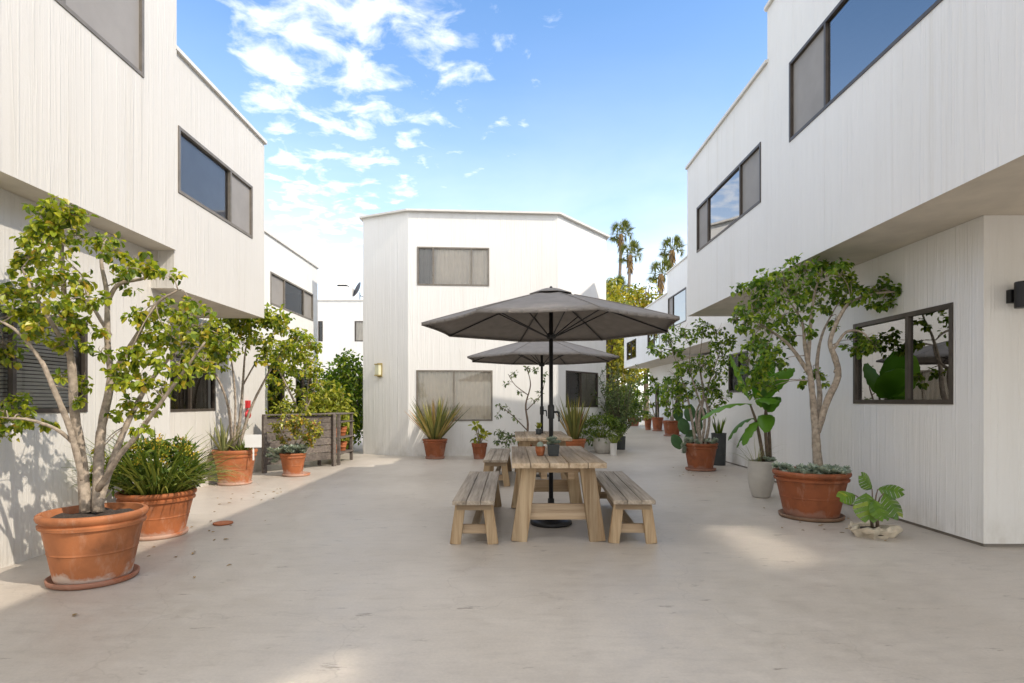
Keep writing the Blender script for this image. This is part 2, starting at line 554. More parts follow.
def window(parent, p, q, u0, u1, z0, z1, divs=(), frame='frame', glass='glass', back=None, fw=.034, rec=.016):
    """metal window in the hole of a wall: frame as the part, panes, cloths and the room behind as sub-parts.
    back: one item per bay, 'curtain', 'screen', 'shade', 'blind' or 'room'"""
    p, q = Vector((*p, 0)), Vector((*q, 0))
    d = (q - p).normalized()
    n = Vector((d.y, -d.x, 0))
    P = lambda u, z, k=0: p + d * u + Vector((0, 0, z)) - n * k
    f = MB()

    def bar(ua, ub, za, zb, k0, k1):
        pts = [P(u, z, k) for z in (za, zb) for k in (k0, k1) for u in (ua, ub)]
        f._hexa(pts)
    e = .003
    k0, k1 = rec - .028, rec + .024
    bar(u0 - e, u0 + fw, z0 - e, z1 + e, k0, k1); bar(u1 - fw, u1 + e, z0 - e, z1 + e, k0, k1)
    bar(u0 + fw, u1 - fw, z0 - e, z0 + fw, k0 + .002, k1 - .002); bar(u0 + fw, u1 - fw, z1 - fw, z1 + e, k0 + .002, k1 - .002)
    for t in divs:
        bar(t - fw * .55, t + fw * .55, z0 + fw, z1 - fw, k0 + .004, k1 - .004)
    fr = f.build('window', M[frame], parent)
    edges = [u0 + fw] + list(divs) + [u1 - fw]
    back = back or ['room'] * (len(edges) - 1)
    for i in range(len(edges) - 1):
        a, b = edges[i], edges[i + 1]
        g = MB()
        kk = rec + (.004 if i % 2 else .014)
        g.quad(P(a, z0 + fw, kk), P(b, z0 + fw, kk), P(b, z1 - fw, kk), P(a, z1 - fw, kk))
        g.build('pane', M[glass if isinstance(glass, str) else glass[i]], fr)
        what = back[i]
        if what in ('curtain', 'screen', 'shade'):
            c = MB()
            steps = max(8, int((b - a) / .02))
            dep = rec + .045
            prevu = None
            for j in range(steps + 1):
                u = a - .02 + (b - a + .04) * j / steps
                amp = .0 if what == 'shade' else .009
                k = dep + amp * math.sin(u * 62) + amp * .5 * math.sin(u * 23 + 1)
                if prevu is not None:
                    c.quad(P(prevu[0], z0 - .02, prevu[1]), P(u, z0 - .02, k), P(u, z1 + .02, k), P(prevu[0], z1 + .02, prevu[1]))
                prevu = (u, k)
            c.build('curtain' if what != 'shade' else 'roller_shade', M[{'curtain': 'curtain', 'screen': 'curtain_dk', 'shade': 'shade_bl'}[what]], fr)
        elif what == 'blind':
            c = MB()
            z = z0 + fw + .01
            while z < z1 - fw:
                c.quad(P(a, z, rec + .055), P(b, z, rec + .055), P(b, z + .024, rec + .066), P(a, z + .024, rec + .066))
                z += .032
            c.build('blind', M['blind'], fr)
    # the room behind: a closed recess
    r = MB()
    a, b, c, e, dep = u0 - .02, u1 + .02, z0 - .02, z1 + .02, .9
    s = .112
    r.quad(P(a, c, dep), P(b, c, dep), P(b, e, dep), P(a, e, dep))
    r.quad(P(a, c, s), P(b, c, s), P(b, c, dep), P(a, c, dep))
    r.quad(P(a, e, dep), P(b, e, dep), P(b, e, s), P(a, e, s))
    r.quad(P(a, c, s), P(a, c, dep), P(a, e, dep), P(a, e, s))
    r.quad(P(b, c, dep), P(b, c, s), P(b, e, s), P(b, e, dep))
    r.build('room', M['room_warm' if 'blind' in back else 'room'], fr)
    return fr


def mass(parent, name, poly, z0, z1, wins=(), mat='wall', soffit=True, cap=True, capw=.03):
    """a storey block over a plan polygon listed anticlockwise seen from above; wins: (edge, u0, u1, z0, z1, divs, kwargs)"""
    mb = MB()
    n = len(poly)
    for i in range(n):
        p, q = poly[i], poly[(i + 1) % n]
        hs = [(w[1], w[2], w[3], w[4]) for w in wins if w[0] == i]
        wall_panel(mb, p, q, z0, z1, hs)
    mb.quad(*[(x, y, z1) for x, y in poly])
    o = mb.build(name, M[mat], parent)
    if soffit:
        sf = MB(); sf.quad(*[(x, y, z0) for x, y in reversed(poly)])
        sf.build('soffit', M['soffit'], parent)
    if cap:
        cm = MB()
        for i in range(n):
            p, q = Vector((*poly[i], z1)), Vector((*poly[(i + 1) % n], z1))
            d = (q - p).normalized(); nn = Vector((d.y, -d.x, 0))
            a, b = p - d * capw * .6, q + d * capw * .6
            off = nn * capw * .35
            cm.beam(a + off + Vector((0, 0, .02 + .0015 * i)), b + off + Vector((0, 0, .02 + .0015 * i)), capw * 1.9, .045)
        cm.build('parapet_cap', M['cap'], parent)
    for w in wins:
        window(parent, poly[w[0]], poly[(w[0] + 1) % n], w[1], w[2], w[3], w[4], w[5], **w[6])
    return o


# --- left building: two upper storeys over a set back ground floor
LB = thing('apartment_building', 'cream board-marked apartment block on the left, its upper storey overhanging a blind-covered window', 'building', (-6, 2, 0))
# outside faces +X: an edge running towards +Y has its right hand on +X
X1, X2, X3, X4 = -3.73, -3.76, -4.02, -4.75
y0 = -8.0
mass(LB, 'upper_wall', [(-9, y0), (X1, y0), (X1, 6.47), (-9, 6.47)], 3.0, 6.7,
     [(1, 4.15 - y0, 5.88 - y0, 4.6, 5.75, (4.83 - y0,), dict(frame='frame_lt', glass=['glass_dk', 'insect_screen'], back=['room', 'screen'])),
      (1, -1.0 - y0, 1.2 - y0, 4.6, 5.75, (.2 - y0,), dict(frame='frame_lt', glass='glass_dk', back=['curtain', 'screen'])),
      (1, 1.28 - y0, 3.14 - y0, 5.72, 6.4, (2.85 - y0,), dict(frame='frame_lt', glass='glass_film', back=['shade', 'shade']))], mat='cream')
mass(LB, 'upper_wall', [(-9, 6.473), (X2, 6.473), (X2, 8.84), (-9, 8.84)], 2.58, 5.24,
     [(1, 6.55 - 6.473, 8.42 - 6.473, 3.68, 4.43, (7.78 - 6.473,), dict(frame='frame_lt', glass=['glass', 'insect_screen'], back=['shade', 'screen']))], mat='cream')
mass(LB, 'ground_wall', [(-8.9, y0 + .1), (X3, y0 + .1), (X3, 6.84), (-8.9, 6.84)], 0, 2.997,
     [(1, 3.85 - y0 - .1, 5.49 - y0 - .1, 1.22, 2.07, (4.69 - y0 - .1,), dict(back=['blind', 'blind']))], mat='cream', soffit=False, cap=False)
mass(LB, 'ground_wall', [(-8.9, 6.845), (X4, 6.845), (X4, 11.2), (-8.9, 11.2)], 0, 2.577,
     [(1, 7.9 - 6.845, 9.3 - 6.845, 1.17, 1.98, (8.6 - 6.845,), dict(back=['room', 'room']))], mat='cream', soffit=False, cap=False)

# a casement standing open further back along the same wall, its tinted pane throwing a sliver of sun on the paving
ca = rad(15.3)
h0_, h1_ = Vector((X1 + .012, -1.6, 4.36)), Vector((0, 0, .58))
dirn = Vector((math.sin(ca), -math.cos(ca), 0)); nrm_ = Vector((math.cos(ca), math.sin(ca), 0))
m_ = MB()
wd = .62
m_.beam(h0_, h0_ + h1_, .035, .03, nrm_); m_.beam(h0_ + dirn * wd, h0_ + dirn * wd + h1_, .035, .03, nrm_)
m_.beam(h0_ + dirn * .018, h0_ + dirn * (wd - .018), .03, .035); m_.beam(h0_ + h1_ + dirn * .018, h0_ + h1_ + dirn * (wd - .018), .03, .035)
sash = m_.build('open_casement', M['frame_lt'], LB)
m_ = MB(); m_.quad(h0_ + dirn * .01, h0_ + dirn * (wd - .01), h0_ + dirn * (wd - .01) + h1_, h0_ + dirn * .01 + h1_)
m_.build('pane', M['glass_film'], sash)

# --- third block on the left, stepped back
TB = thing('apartment_building', 'white stepped block with a three-pane window, rising behind the grey board fence', 'building', (-7, 14, 0))
mass(TB, 'wall', [(-11, 11.6), (-5.2, 11.6), (-5.2, 15.6), (-11, 15.6)], 0, 4.88,
     [(1, .93, 3.62, 3.42, 4.12, (1.72, 2.95), dict(frame='frame_lt', glass=['insect_screen', 'glass_dk', 'insect_screen'], back=['screen', 'room', 'screen'])),
      (1, .8, 1.7, .8, 2.1, (), dict(back=['room'])), (1, 2.4, 3.5, .8, 2.1, (2.95,), dict(back=['room', 'room']))], mat='wall_far', soffit=False)

# --- far house with a chimney
FH = thing('house', 'far white house with a stubby chimney and satellite dish, seen between two blocks', 'house', (-7, 28, 0))
mass(FH, 'wall', [(-13, 26), (-4.5, 26), (-4.5, 33), (-13, 33)], 0, 5.82,
     [(0, 4.36, 4.56, 4.0, 4.9, (), dict()), (0, 6.0, 6.9, 4.0, 4.9, (6.45,), dict(back=['curtain', 'curtain']))], mat='wall_far', soffit=False, capw=.03)
m_ = MB(); m_.box((-8.28, 26.05, 5.83), (-7.15, 27.0, 6.43)); ch = m_.build('chimney', M['wall_far'], FH)
m_ = MB()
m_.box((-7.95, 26.3, 6.432), (-7.42, 26.8, 6.52)); m_.box((-7.92, 26.33, 6.60), (-7.45, 26.77, 6.68))
m_.build('flue_cap', M['wall_far'], ch)
m_ = MB(); m_.box((-7.90, 26.36, 6.52), (-7.47, 26.74, 6.60)); m_.build('flue', M['black'], ch)
m_ = MB()
m_.tube([(-6.85, 26.3, 5.83), (-6.85, 26.3, 6.25)], [.025, .025], 8)
m_.tube([(-6.85, 26.3, 6.1), (-6.62, 26.1, 6.0)], [.02, .02], 6)
c0 = Vector((-6.88, 26.2, 6.33)); ax = Vector((-.75, -.5, .35)).normalized()
t1 = ax.orthogonal().normalized(); t2 = ax.cross(t1)
i0 = len(m_.v)
for k in range(4):
    r_ = .36 * k / 3
    for j in range(18):
        t = 2 * math.pi * j / 18
        m_.v.append(c0 + (t1 * math.cos(t) + t2 * math.sin(t)) * (r_ + .002) + ax * .09 * (k / 3) ** 2)
for k in range(3):
    for j in range(18):
        m_.f.append((i0 + k * 18 + j, i0 + k * 18 + (j + 1) % 18, i0 + (k + 1) * 18 + (j + 1) % 18, i0 + (k + 1) * 18 + j))
m_.build('satellite_dish', M['dish'], FH)

# --- centre building, a corner block with a cut-off corner
CB = thing('apartment_building', 'white two-storey corner block with cut-off corner, closing the courtyard behind the parasols', 'building', (-.5, 17, 0))
Pl, P0, P1, P2 = (-3.687, 14.45), (-2.47, 13.9), (1.146, 14.15), (2.64, 16.1)
u = lambda x: (x - P0[0]) / (P1[0] - P0[0]) * math.hypot(P1[0] - P0[0], P1[1] - P0[1])
mass(CB, 'wall', [Pl, P0, P1, P2, (2.2, 22), (-3.4, 22)], 0, 5.86,
     [(1, u(-2.25), u(-.53), 3.98 + .12, 5.02, (u(-1.87), u(-.96)), dict(frame='frame_lt', back=['screen', 'curtain', 'curtain'])),
      (1, u(-2.27), u(-.45), .84, 2.06, (u(-1.38),), dict(frame='frame_lt', back=['curtain', 'curtain'])),
      (2, .36, 1.98, 1.16, 2.08, (1.1,), dict(back=['room', 'screen']))], soffit=False, capw=.07)
# brass lamp on the left facet
dL = (Vector((*P0, 0)) - Vector((*Pl, 0))).normalized(); nL = Vector((dL.y, -dL.x, 0))
lp = Vector((*Pl, 0)) + dL * .52 + Vector((0, 0, 2.08))
LM = thing('wall_lamp', 'small brass box lamp on the shaded left face of the corner block', 'lamp', lp)
m_ = MB(); m_.beam(lp + nL * .012 - Vector((0, 0, .17)), lp + nL * .012 + Vector((0, 0, .17)), .14, .024, nL); m_.build('back_plate', M['brass'], LM, bevel=.003)
m_ = MB(); m_.beam(lp + nL * .08 - Vector((0, 0, .12)), lp + nL * .08 + Vector((0, 0, .12)), .11, .11, nL); m_.build('lamp_shade', M['lampglass'], LM, bevel=.006)
for dz in (-.135, .135):
    m_ = MB(); m_.beam(lp + nL * .08 + Vector((0, 0, dz - .014)), lp + nL * .08 + Vector((0, 0, dz + .014)), .135, .135, nL); m_.build('lamp_cap', M['brass'], LM, bevel=.003)

# --- right building
RB = thing('apartment_building', 'long white block on the right, its overhang above a recessed wall with black window', 'building', (6, 3, 0))
XR, XG, XH = 3.5, 4.27, 4.62
yA, yB = 7.92, 11.53
mass(RB, 'upper_wall', [(9.5, yA), (XR, yA), (XR, -14), (9.5, -14)], 3.0, 6.66,
     [(1, yA - 7.28, yA - 3.6, 4.57, 5.56, (yA - 6.46, yA - 4.62), dict(glass=['insect_screen', 'glass_mirror', 'insect_screen'], back=['room', 'room', 'room'])),
      (1, yA + 1.0, yA + 3.4, 4.57, 5.56, (yA + 1.8,), dict(glass='glass_dk'))])
mass(RB, 'upper_wall', [(9.5, yB), (XR + .004, yB), (XR + .004, yA + .003), (9.5, yA + .003)], 3.002, 5.93,
     [(1, yB - 10.92, yB - 8.13, 4.11, 4.95, (yB - 10.33, yB - 8.87), dict(glass=['insect_screen', 'glass_mirror', 'insect_screen'], back=['room', 'curtain', 'room']))])
mass(RB, 'ground_wall', [(9.3, 9.45), (XG, 9.45), (XG, 5.24), (9.3, 5.24)], 0.03, 2.998,
     [(1, 9.45 - 7.22, 9.45 - 5.60, 1.29, 2.27, (9.45 - 6.25,), dict(glass='glass_mirror', back=['room', 'room'], fw=.045))], soffit=False, cap=False)
mass(RB, 'ground_wall', [(9.3, 13.4), (XH, 13.4), (XH, 9.453), (9.3, 9.453)], 0.03, 2.996,
     [(1, 13.4 - 12.3, 13.4 - 11.3, 1.5, 2.3, (13.4 - 11.8,), dict())], soffit=False, cap=False)
m_ = MB()
m_.box((XG + .012, 5.252, 0), (9.2, 9.44, .03)); m_.box((XH + .012, 9.46, 0), (9.2, 13.38, .03))
m_.build('base_joint', M['frame_lt'], RB)
# black sconce on the return wall
sp = Vector((4.53, 5.24, 2.26))
SC = thing('wall_lamp', 'black cylinder wall lamp by the right edge, beside the recessed wall corner', 'lamp', sp)
m_ = MB(); m_.box((sp.x - .06, 5.19, sp.z - .06), (sp.x + .06, 5.239, sp.z + .06)); m_.build('mount', M['black'], SC, bevel=.004)
m_ = MB(); m_.lathe([(.062, -.115), (.066, -.11), (.066, .11), (.062, .115)], (sp.x, 5.125, sp.z), 28); m_.build('lamp_body', M['black'], SC)

# --- far right building along the passage
QB = thing('apartment_building', 'far white stepped block along the right-hand passage, below the palm tops', 'building', (8, 20, 0))
mass(QB, 'upper_wall', [(12, 21.0), (5.65, 21.0), (5.65, 11.56), (12, 11.56)], 3.03, 5.93,
     [(1, .15, 2.3, 3.9, 5.0, (.75,), dict(glass=['insect_screen', 'glass_mirror'], back=['screen', 'curtain']))], mat='wall_far')
mass(QB, 'upper_wall', [(12, 29.0), (5.654, 29.0), (5.654, 21.003), (12, 21.003)], 2.952, 5.2,
     [(1, 5.0, 6.9, 3.45, 4.25, (6.0,), dict(glass='glass_mirror', back=['screen', 'screen'])), (1, .7, 2.8, 3.3, 4.15, (1.7,), dict(glass='glass_mirror', back=['screen', 'screen']))], mat='wall_far')
mass(QB, 'shadow_block', [(9, 13.7), (5.655, 13.7), (5.655, 11.7), (9, 11.7)], 5.935, 7.84, mat='wall_far', soffit=False)  # unseen roof block added to cast the peaked shadow on the centre building
mass(QB, 'ground_wall', [(12, 28.9), (6.9, 28.9), (6.9, 14.0), (12, 14.0)], 0, 2.948,
     [(1, 4.6, 5.3, .5, 2.1, (), dict()), (1, 1.2, 1.9, .5, 2.1, (), dict())], mat='wall_far', soffit=False, cap=False)

# red fire alarms on the left wall
fa = Vector((X4, 10.42, 1.32))
FA = thing('fire_alarm', 'red fire alarm bell and pull box on the left wall behind the slender potted tree', 'alarm', (X4, 10.42, 1.1))
m_ = MB(); m_.box((X4, 10.36, 1.19), (X4 + .05, 10.48, 1.33)); m_.build('alarm_strobe', M['red'], FA, bevel=.004)
m_ = MB(); m_.lathe([(.07, 0), (.085, .02), (.07, .05), (.02, .06)], (0, 0, 0), 20)
m_.v = [Vector((X4 + v.z, 10.42 + v.x, 1.08 + v.y)) for v in m_.v]
m_.build('alarm_bell', M['red'], FA)


# ------------------------------------------------------------------ trestle table, bench, parasol
def A_frame(root, x_top, x_foot, z_top, y, w, t, bar_z, bar_h, name_bar='crossbar', bar_off=.05):
    for sx in (-1, 1):
        m = MB()
        m.beam((sx * x_foot, y, 0), (sx * x_top, y, z_top), t, w, Vector((sx, 0, .1)), t, w * .92)
        m.build('leg', M['wood_leg'], root, local=True, bevel=.006)
    m = MB()
    k = bar_z / z_top
    xx = x_foot * (1 - k) + x_top * k
    m.box((-xx - .01, y + bar_off - .02, bar_z - bar_h / 2), (xx + .01, y + bar_off + .02, bar_z + bar_h / 2))
    m.build(name_bar, M['wood_bar'], root, local=True, bevel=.004)


def boards(width, length, z0, z1, n, gap=.006, jag=.012):
    m = MB()
    w = width / n
    for i in range(n):
        x0 = -width / 2 + i * w + gap / 2
        a, b = R.uniform(-jag, jag), R.uniform(-jag, jag)
        dz = R.uniform(-.002, .002)
        m.box((x0, -length / 2 + a, z0), (x0 + w - gap, length / 2 + b, z1 + dz))
    return m


def make_table():
    t = thing('picnic_table', 'front weathered wooden trestle table standing under the larger taupe parasol', 'table', (.445, 6.33, 0), 'trestle tables')
    boards(.88, 2.0, .70, .75, 5).build('tabletop', M['wood_top'], t, local=True, bevel=.006)
    for y in (-.86, .82):
        A_frame(t, .27, .37, .70, y, .15, .075, .27, .15)
        m = MB(); yo = .07 if y < 0 else -.07; m.box((-.34, y + yo - .03, .64), (.34, y + yo + .03, .699)); m.build('top_rail', M['wood_bar'], t, local=True, bevel=.004)
    m = MB()
    for sx in (-1, 1):
        m.beam((sx * .13, -.80, .62), (sx * .13, .78, .62), .06, .09)
    m.build('apron', M['wood_bar'], t, local=True, bevel=.004)
    return t


TBL = make_table()
copy_thing(TBL, (.51, 9.95, 0), 'rear wooden trestle table, partly hidden behind the front one')


def make_bench():
    b = thing('bench', 'pale plank bench along the left side of the front table', 'bench', (-.34, 6.33, 0), 'trestle benches')
    boards(.385, 2.2, .38, .42, 3, .005, .006).build('seat', M['wood_grey'], b, local=True, bevel=.005)
    for y in (-.97, .92):
        A_frame(b, .125, .175, .38, y, .10, .055, .13, .085)
        m = MB(); m.box((-.16, y - .03, .315), (.16, y + .03, .379)); m.build('seat_rail', M['wood_bar'], b, local=True, bevel=.004)
    m = MB(); m.box((-.03, -.90, .09), (.03, .86, .17)); m.build('stretcher', M['wood_top'], b, local=True, bevel=.004)
    return b


BEN = make_bench()
copy_thing(BEN, (1.18, 6.36, 0), 'greyer plank bench along the right side of the front table', rad(-3))
copy_thing(BEN, (-.22, 9.95, 0), 'farther bench beside the rear table, before the small leafy pot', rad(-1))


def make_parasol():
    t = thing('parasol', 'large taupe parasol in front, its pole rising through the front table', 'parasol', (.43, 6.23, 0), 'taupe parasols')
    n, Rr, zt, zr = 8, 1.38, 2.50, 2.115
    off = rad(-90 + 13)
    # canopy: eight sagging panels
    mb = MB()
    K, J = 9, 8
    grid = {}
    for i in range(n):
        for k in range(K + 1):
            tk = k / K
            for j in range(J + (1 if False else 0)):
                tj = j / J
                a0, a1 = off + i * 2 * math.pi / n, off + (i + 1) * 2 * math.pi / n
                p = Vector((math.cos(a0), math.sin(a0), 0)) * (1 - tj) + Vector((math.cos(a1), math.sin(a1), 0)) * tj
                belly = 4 * tj * (1 - tj)
                r = Rr * tk * (1 - .035 * belly * tk)
                z = zt - (zt - zr) * (tk ** 1.12) - .035 * belly * tk * (1.15 - tk)
                grid[i, k, j] = len(mb.v)
                mb.v.append(Vector((p.x * r, p.y * r, z)))
    for i in range(n):
        for k in range(K):
            for j in range(J):
                i2, j2 = (i, j + 1) if j + 1 < J else ((i + 1) % n, 0)
                mb.f.append((grid[i, k, j], grid[i, k + 1, j], grid[i2, k + 1, j2], grid[i2, k, j2]))
    # hanging hem
    for i in range(n):
        for j in range(J):
            i2, j2 = (i, j + 1) if j + 1 < J else ((i + 1) % n, 0)
            a, b = mb.v[grid[i, K, j]], mb.v[grid[i2, K, j2]]
            mb.quad(a, a - Vector((0, 0, .025)), b - Vector((0, 0, .025)), b)
    can = mb.build('canopy', M['canopy'], t, smooth=True, local=True)
    md = can.modifiers.new('Thickness', 'SOLIDIFY'); md.thickness = .003
    v = MB()
    for i in range(n):
        a0, a1 = off + i * 2 * math.pi / n, off + (i + 1) * 2 * math.pi / n
        for r0, z0_, r1, z1_ in ((.0, zt + .035, .10, zt + .018), (.10, zt + .018, .24, zt - .035)):
            v.quad((r0 * math.cos(a0), r0 * math.sin(a0), z0_), (r1 * math.cos(a0), r1 * math.sin(a0), z1_),
                   (r1 * math.cos(a1), r1 * math.sin(a1), z1_), (r0 * math.cos(a1), r0 * math.sin(a1), z0_))
    vent = v.build('vent', M['canopy'], can, local=True)
    md = vent.modifiers.new('Thickness', 'SOLIDIFY'); md.thickness = .004
    s = MB()
    for i in range(n):                                   # sewn seams
        a0 = off + i * 2 * math.pi / n
        s.tube([(Rr * tk * math.cos(a0), Rr * tk * math.sin(a0), zt - (zt - zr) * tk ** 1.12 + .002) for tk in (.2, .4, .6, .8, 1)], [.005] * 5, 5, smooth=2)
    s.build('seam', M['canopy'], can, local=True)
    m = MB(); m.lathe([(.024, 0.02), (.024, 1.15), (.027, 1.16), (.027, 1.2), (.022, 1.21), (.022, 2.5)], (0, 0, 0), 16); m.build('pole', M['black'], t, smooth=True, local=True)
    m = MB(); m.lathe([(.006, 2.52), (.018, 2.53), (.016, 2.545), (.004, 2.555)], (0, 0, 0), 12); m.build('finial', M['black'], t, smooth=True, local=True)
    m = MB(); m.lathe([(.05, 2.37), (.055, 2.38), (.055, 2.41), (.03, 2.43)], (0, 0, 0), 16); m.build('hub', M['black'], t, local=True)
    m = MB(); m.lathe([(.035, 1.98), (.05, 1.99), (.05, 2.03), (.03, 2.05)], (0, 0, 0), 16); m.build('runner', M['black'], t, local=True)
    for i in range(n):
        a0 = off + i * 2 * math.pi / n
        c, s_ = math.cos(a0), math.sin(a0)
        rib = MB()
        f = lambda tk: Vector((Rr * tk * c, Rr * tk * s_, zt - (zt - zr) * tk ** 1.12 - .018))
        rib.tube([f(tk) for tk in (.03, .25, .5, .75, .985)], [.008] * 5, 6, smooth=2)
        ro = rib.build('rib', M['black'], t, local=True)
        st = MB(); st.tube([(.045 * c, .045 * s_, 2.01), f(.48) - Vector((0, 0, .008))], [.007, .007], 6); st.build('strut', M['black'], ro, local=True)
    m = MB()
    m.lathe([(.034, 1.13), (.036, 1.14), (.036, 1.26), (.03, 1.28)], (0, 0, 0), 14)
    m.tube([(.03, 0, 1.2), (.075, 0, 1.2), (.085, 0, 1.15), (.085, 0, 1.1)], [.012, .012, .01, .01], 8)
    m.build('crank', M['black'], t, local=True)
    m = MB(); m.lathe([(.215, 0.0), (.225, .012), (.222, .035), (.19, .055), (.06, .075), (.05, .08), (.035, .10), (.035, .27), (.022, .28)], (0, 0, 0), 32); m.build('base', M['black'], t, smooth=True, local=True)
    return t


PAR = make_parasol()
copy_thing(PAR, (.545, 10.25, -.05), 'smaller-looking second parasol behind, over the rear table', rad(9))


# ------------------------------------------------------------------ pots and plants
def pot_profile(r, h, base=.70, rim=.16, lip=.06):
    rb, hr = r * base, h * rim
    return [(rb * .96, 0), (rb, .012), (rb + (r * .93 - rb) * .45, h * .42), (rb + (r * .93 - rb) * .455 + .004, h * .43), (rb + (r * .93 - rb) * .47, h * .445),
            (r * .90, h - hr - .03), (r * .955, h - hr - .022), (r * .965, h - hr), (r * .92, h - hr + .012), (r * .94, h - hr + .02),
            (r * .985, h - hr * .55), (r, h - hr * .3), (r * .99, h - hr * .1), (r * .96, h), (r * .90, h), (r * .87, h - .03), (r * .84, h - .07)]


def rings(prof):
    out = [prof[0]]
    for (r0, z0), (r1, z1) in zip(prof, prof[1:]):
        if math.hypot(r1 - r0, z1 - z0) > .05:
            out += [(r0 + (r1 - r0) * t, z0 + (z1 - z0) * t) for t in (.06, .5, .94)]
        out.append((r1, z1))
    return out


def add_pot(t, loc, r, h, mat='terra', saucer='terra', sr=None, style='terra', so=(0, 0)):
    loc = Vector(loc)
    z = .0
    if saucer:
        sr = sr or r * .86
        m = MB(); m.lathe([(sr * .94, 0), (sr, .012), (sr * 1.02, .042), (sr * .98, .045), (sr * .93, .022), (sr * .2, .02)], loc + Vector((so[0], so[1], 0)), 40, .003)
        m.build('saucer', M[saucer], t, smooth=True, bevel=.0)
        z = .022
    m = MB()
    if style == 'terra':
        prof = pot_profile(r, h)
    elif style == 'egg':
        prof = [(r * .55, 0), (r * .66, .01), (r * .86, h * .25), (r * .98, h * .5), (r, h * .72), (r * .96, h * .93), (r * .95, h), (r * .88, h), (r * .86, h - .05)]
    else:
        prof = [(r * .86, 0), (r * .88, .01), (r * .98, h - .03), (r, h - .025), (r, h), (r * .92, h), (r * .9, h - .04)]
    m.lathe(rings(prof), loc + Vector((0, 0, z)), 44, .004)
    po = m.build('pot', M[mat], t, smooth=True)
    es = po.modifiers.new('Edges', 'EDGE_SPLIT'); es.split_angle = rad(50)
    m = MB()
    rr, zz = r * .86, z + h - .055
    for k in range(5):
        for j in range(20):
            a0, a1 = 2 * math.pi * j / 20, 2 * math.pi * (j + 1) / 20
            p = lambda kk, aa: loc + Vector((rr * kk / 5 * math.cos(aa), rr * kk / 5 * math.sin(aa), zz + (.018 * math.sin(aa * 5 + kk) + .02) * (1 if kk < 5 else 0)))
            if k:
                m.quad(p(k, a0), p(k + 1, a0), p(k + 1, a1), p(k, a1))
            else:
                m.quad(p(0, 0), p(1, a0), p(1, a1))
    m.build('soil', M['soil'], t)
    return z + h


def rnd_dir(up=.0):
    while True:
        v = Vector((R.uniform(-1, 1), R.uniform(-1, 1), R.uniform(-1, 1)))
        if .05 < v.length < 1:
            v.normalize()
            v.z += up
            return v.normalized()


def leaf_clump(mb, c, r, n, L, W, flat=.8, droop=.5):
    for _ in range(n):
        d = rnd_dir()
        q = c + Vector((d.x, d.y, d.z * flat)) * r * (R.random() ** .45)
        dd = (d * .8 + rnd_dir() * .7 + Vector((0, 0, -droop))).normalized()
        nn = (d * .5 + Vector((0, 0, .9)) + rnd_dir() * .6).normalized()
        k = R.uniform(.65, 1.2)
        mb.leaf(q, dd, nn, L * k, W * k, R.uniform(.1, .35), R.uniform(0, .3))


def limb_tree(root, Y0, limbs, clumps, L, W, leafmat, bark, r0=.04, r1=.006, twig=.005, dens=1.0, flat=.8, spread=1.0, trunk_name='trunk'):
    """limbs: lists of (px, py, dy[, r]); clumps: (px, py, r_px, n[, dy])"""
    tr = MB()
    nodes = []
    for lb in limbs:
        pts = []
        for q in lb:
            pts.append(at(q[0], q[1], Y0 + (q[2] if len(q) > 2 else 0)))
        ra = lb[0][3] if len(lb[0]) > 3 else r0
        n = len(pts)
        rads = [ra * (1 - i / (n - 1)) ** .9 + r1 * (i / (n - 1)) for i in range(n)]
        for i in range(1, n - 1):
            pts[i] = pts[i] + Vector((R.uniform(-1, 1), R.uniform(-1, 1), 0)) * .012
        tr.tube(pts, rads, 10, True, 5, .10)
        for i in range(n - 1):
            for k in range(4):
                nodes.append((pts[i].lerp(pts[i + 1], k / 4), i / n))
        nodes.append((pts[-1], 1))
    cr = MB()
    for cl in clumps:
        px, py, rp, n = cl[:4]
        dy = cl[4] if len(cl) > 4 else R.uniform(-.32, .32) * spread
        c = at(px, py, Y0 + dy)
        r = rp * (Y0 + dy) / F
        near = min(nodes, key=lambda t: (t[0] - c).length + (0 if t[1] > .3 else .4))[0]
        if (near - c).length > r * .3:
            mid = near.lerp(c, .5) + Vector((R.uniform(-.04, .04), R.uniform(-.04, .04), .03))
            tr.tube([near, mid, c], [twig * 1.5, twig, twig * .6], 6, True, 3)
        for k in range(max(3, int(n * dens / 7))):        # twigs inside the clump
            e = c + rnd_dir() * r * R.uniform(.5, .95)
            tr.tube([c.lerp(near, .15), c.lerp(e, .5) + rnd_dir() * r * .12, e], [twig * .7, twig * .5, twig * .3], 4, False, 2)
        # several sub-clusters make an uneven outline
        m = max(2, int(n * dens / 10))
        for k in range(m):
            sc = c + rnd_dir() * r * R.uniform(.15, 1.12)
            leaf_clump(cr, sc, r * R.uniform(.2, .46), int(n * dens / m) + 1, L, W, flat)
    tr.build(trunk_name, M[bark], root, smooth=True)
    cr.build('crown', M[leafmat], root)


def blades(root, name, c, n, L, W, mat, lean=(.1, .9), droop=(.05, .25), r=.08, seg=6, az=None):
    m = MB()
    for i in range(n):
        a = R.uniform(0, 2 * math.pi) if az is None else R.uniform(*az)
        k = R.uniform(*lean)
        d = Vector((math.cos(a) * k, math.sin(a) * k, 1))
        p = c + Vector((math.cos(a), math.sin(a), 0)) * R.uniform(0, r)
        m.blade(p, d, L * R.uniform(.6, 1.08), W * R.uniform(.7, 1.1), R.uniform(*droop), seg, R.uniform(-.5, .5))
    return m.build(name, M[mat], root)


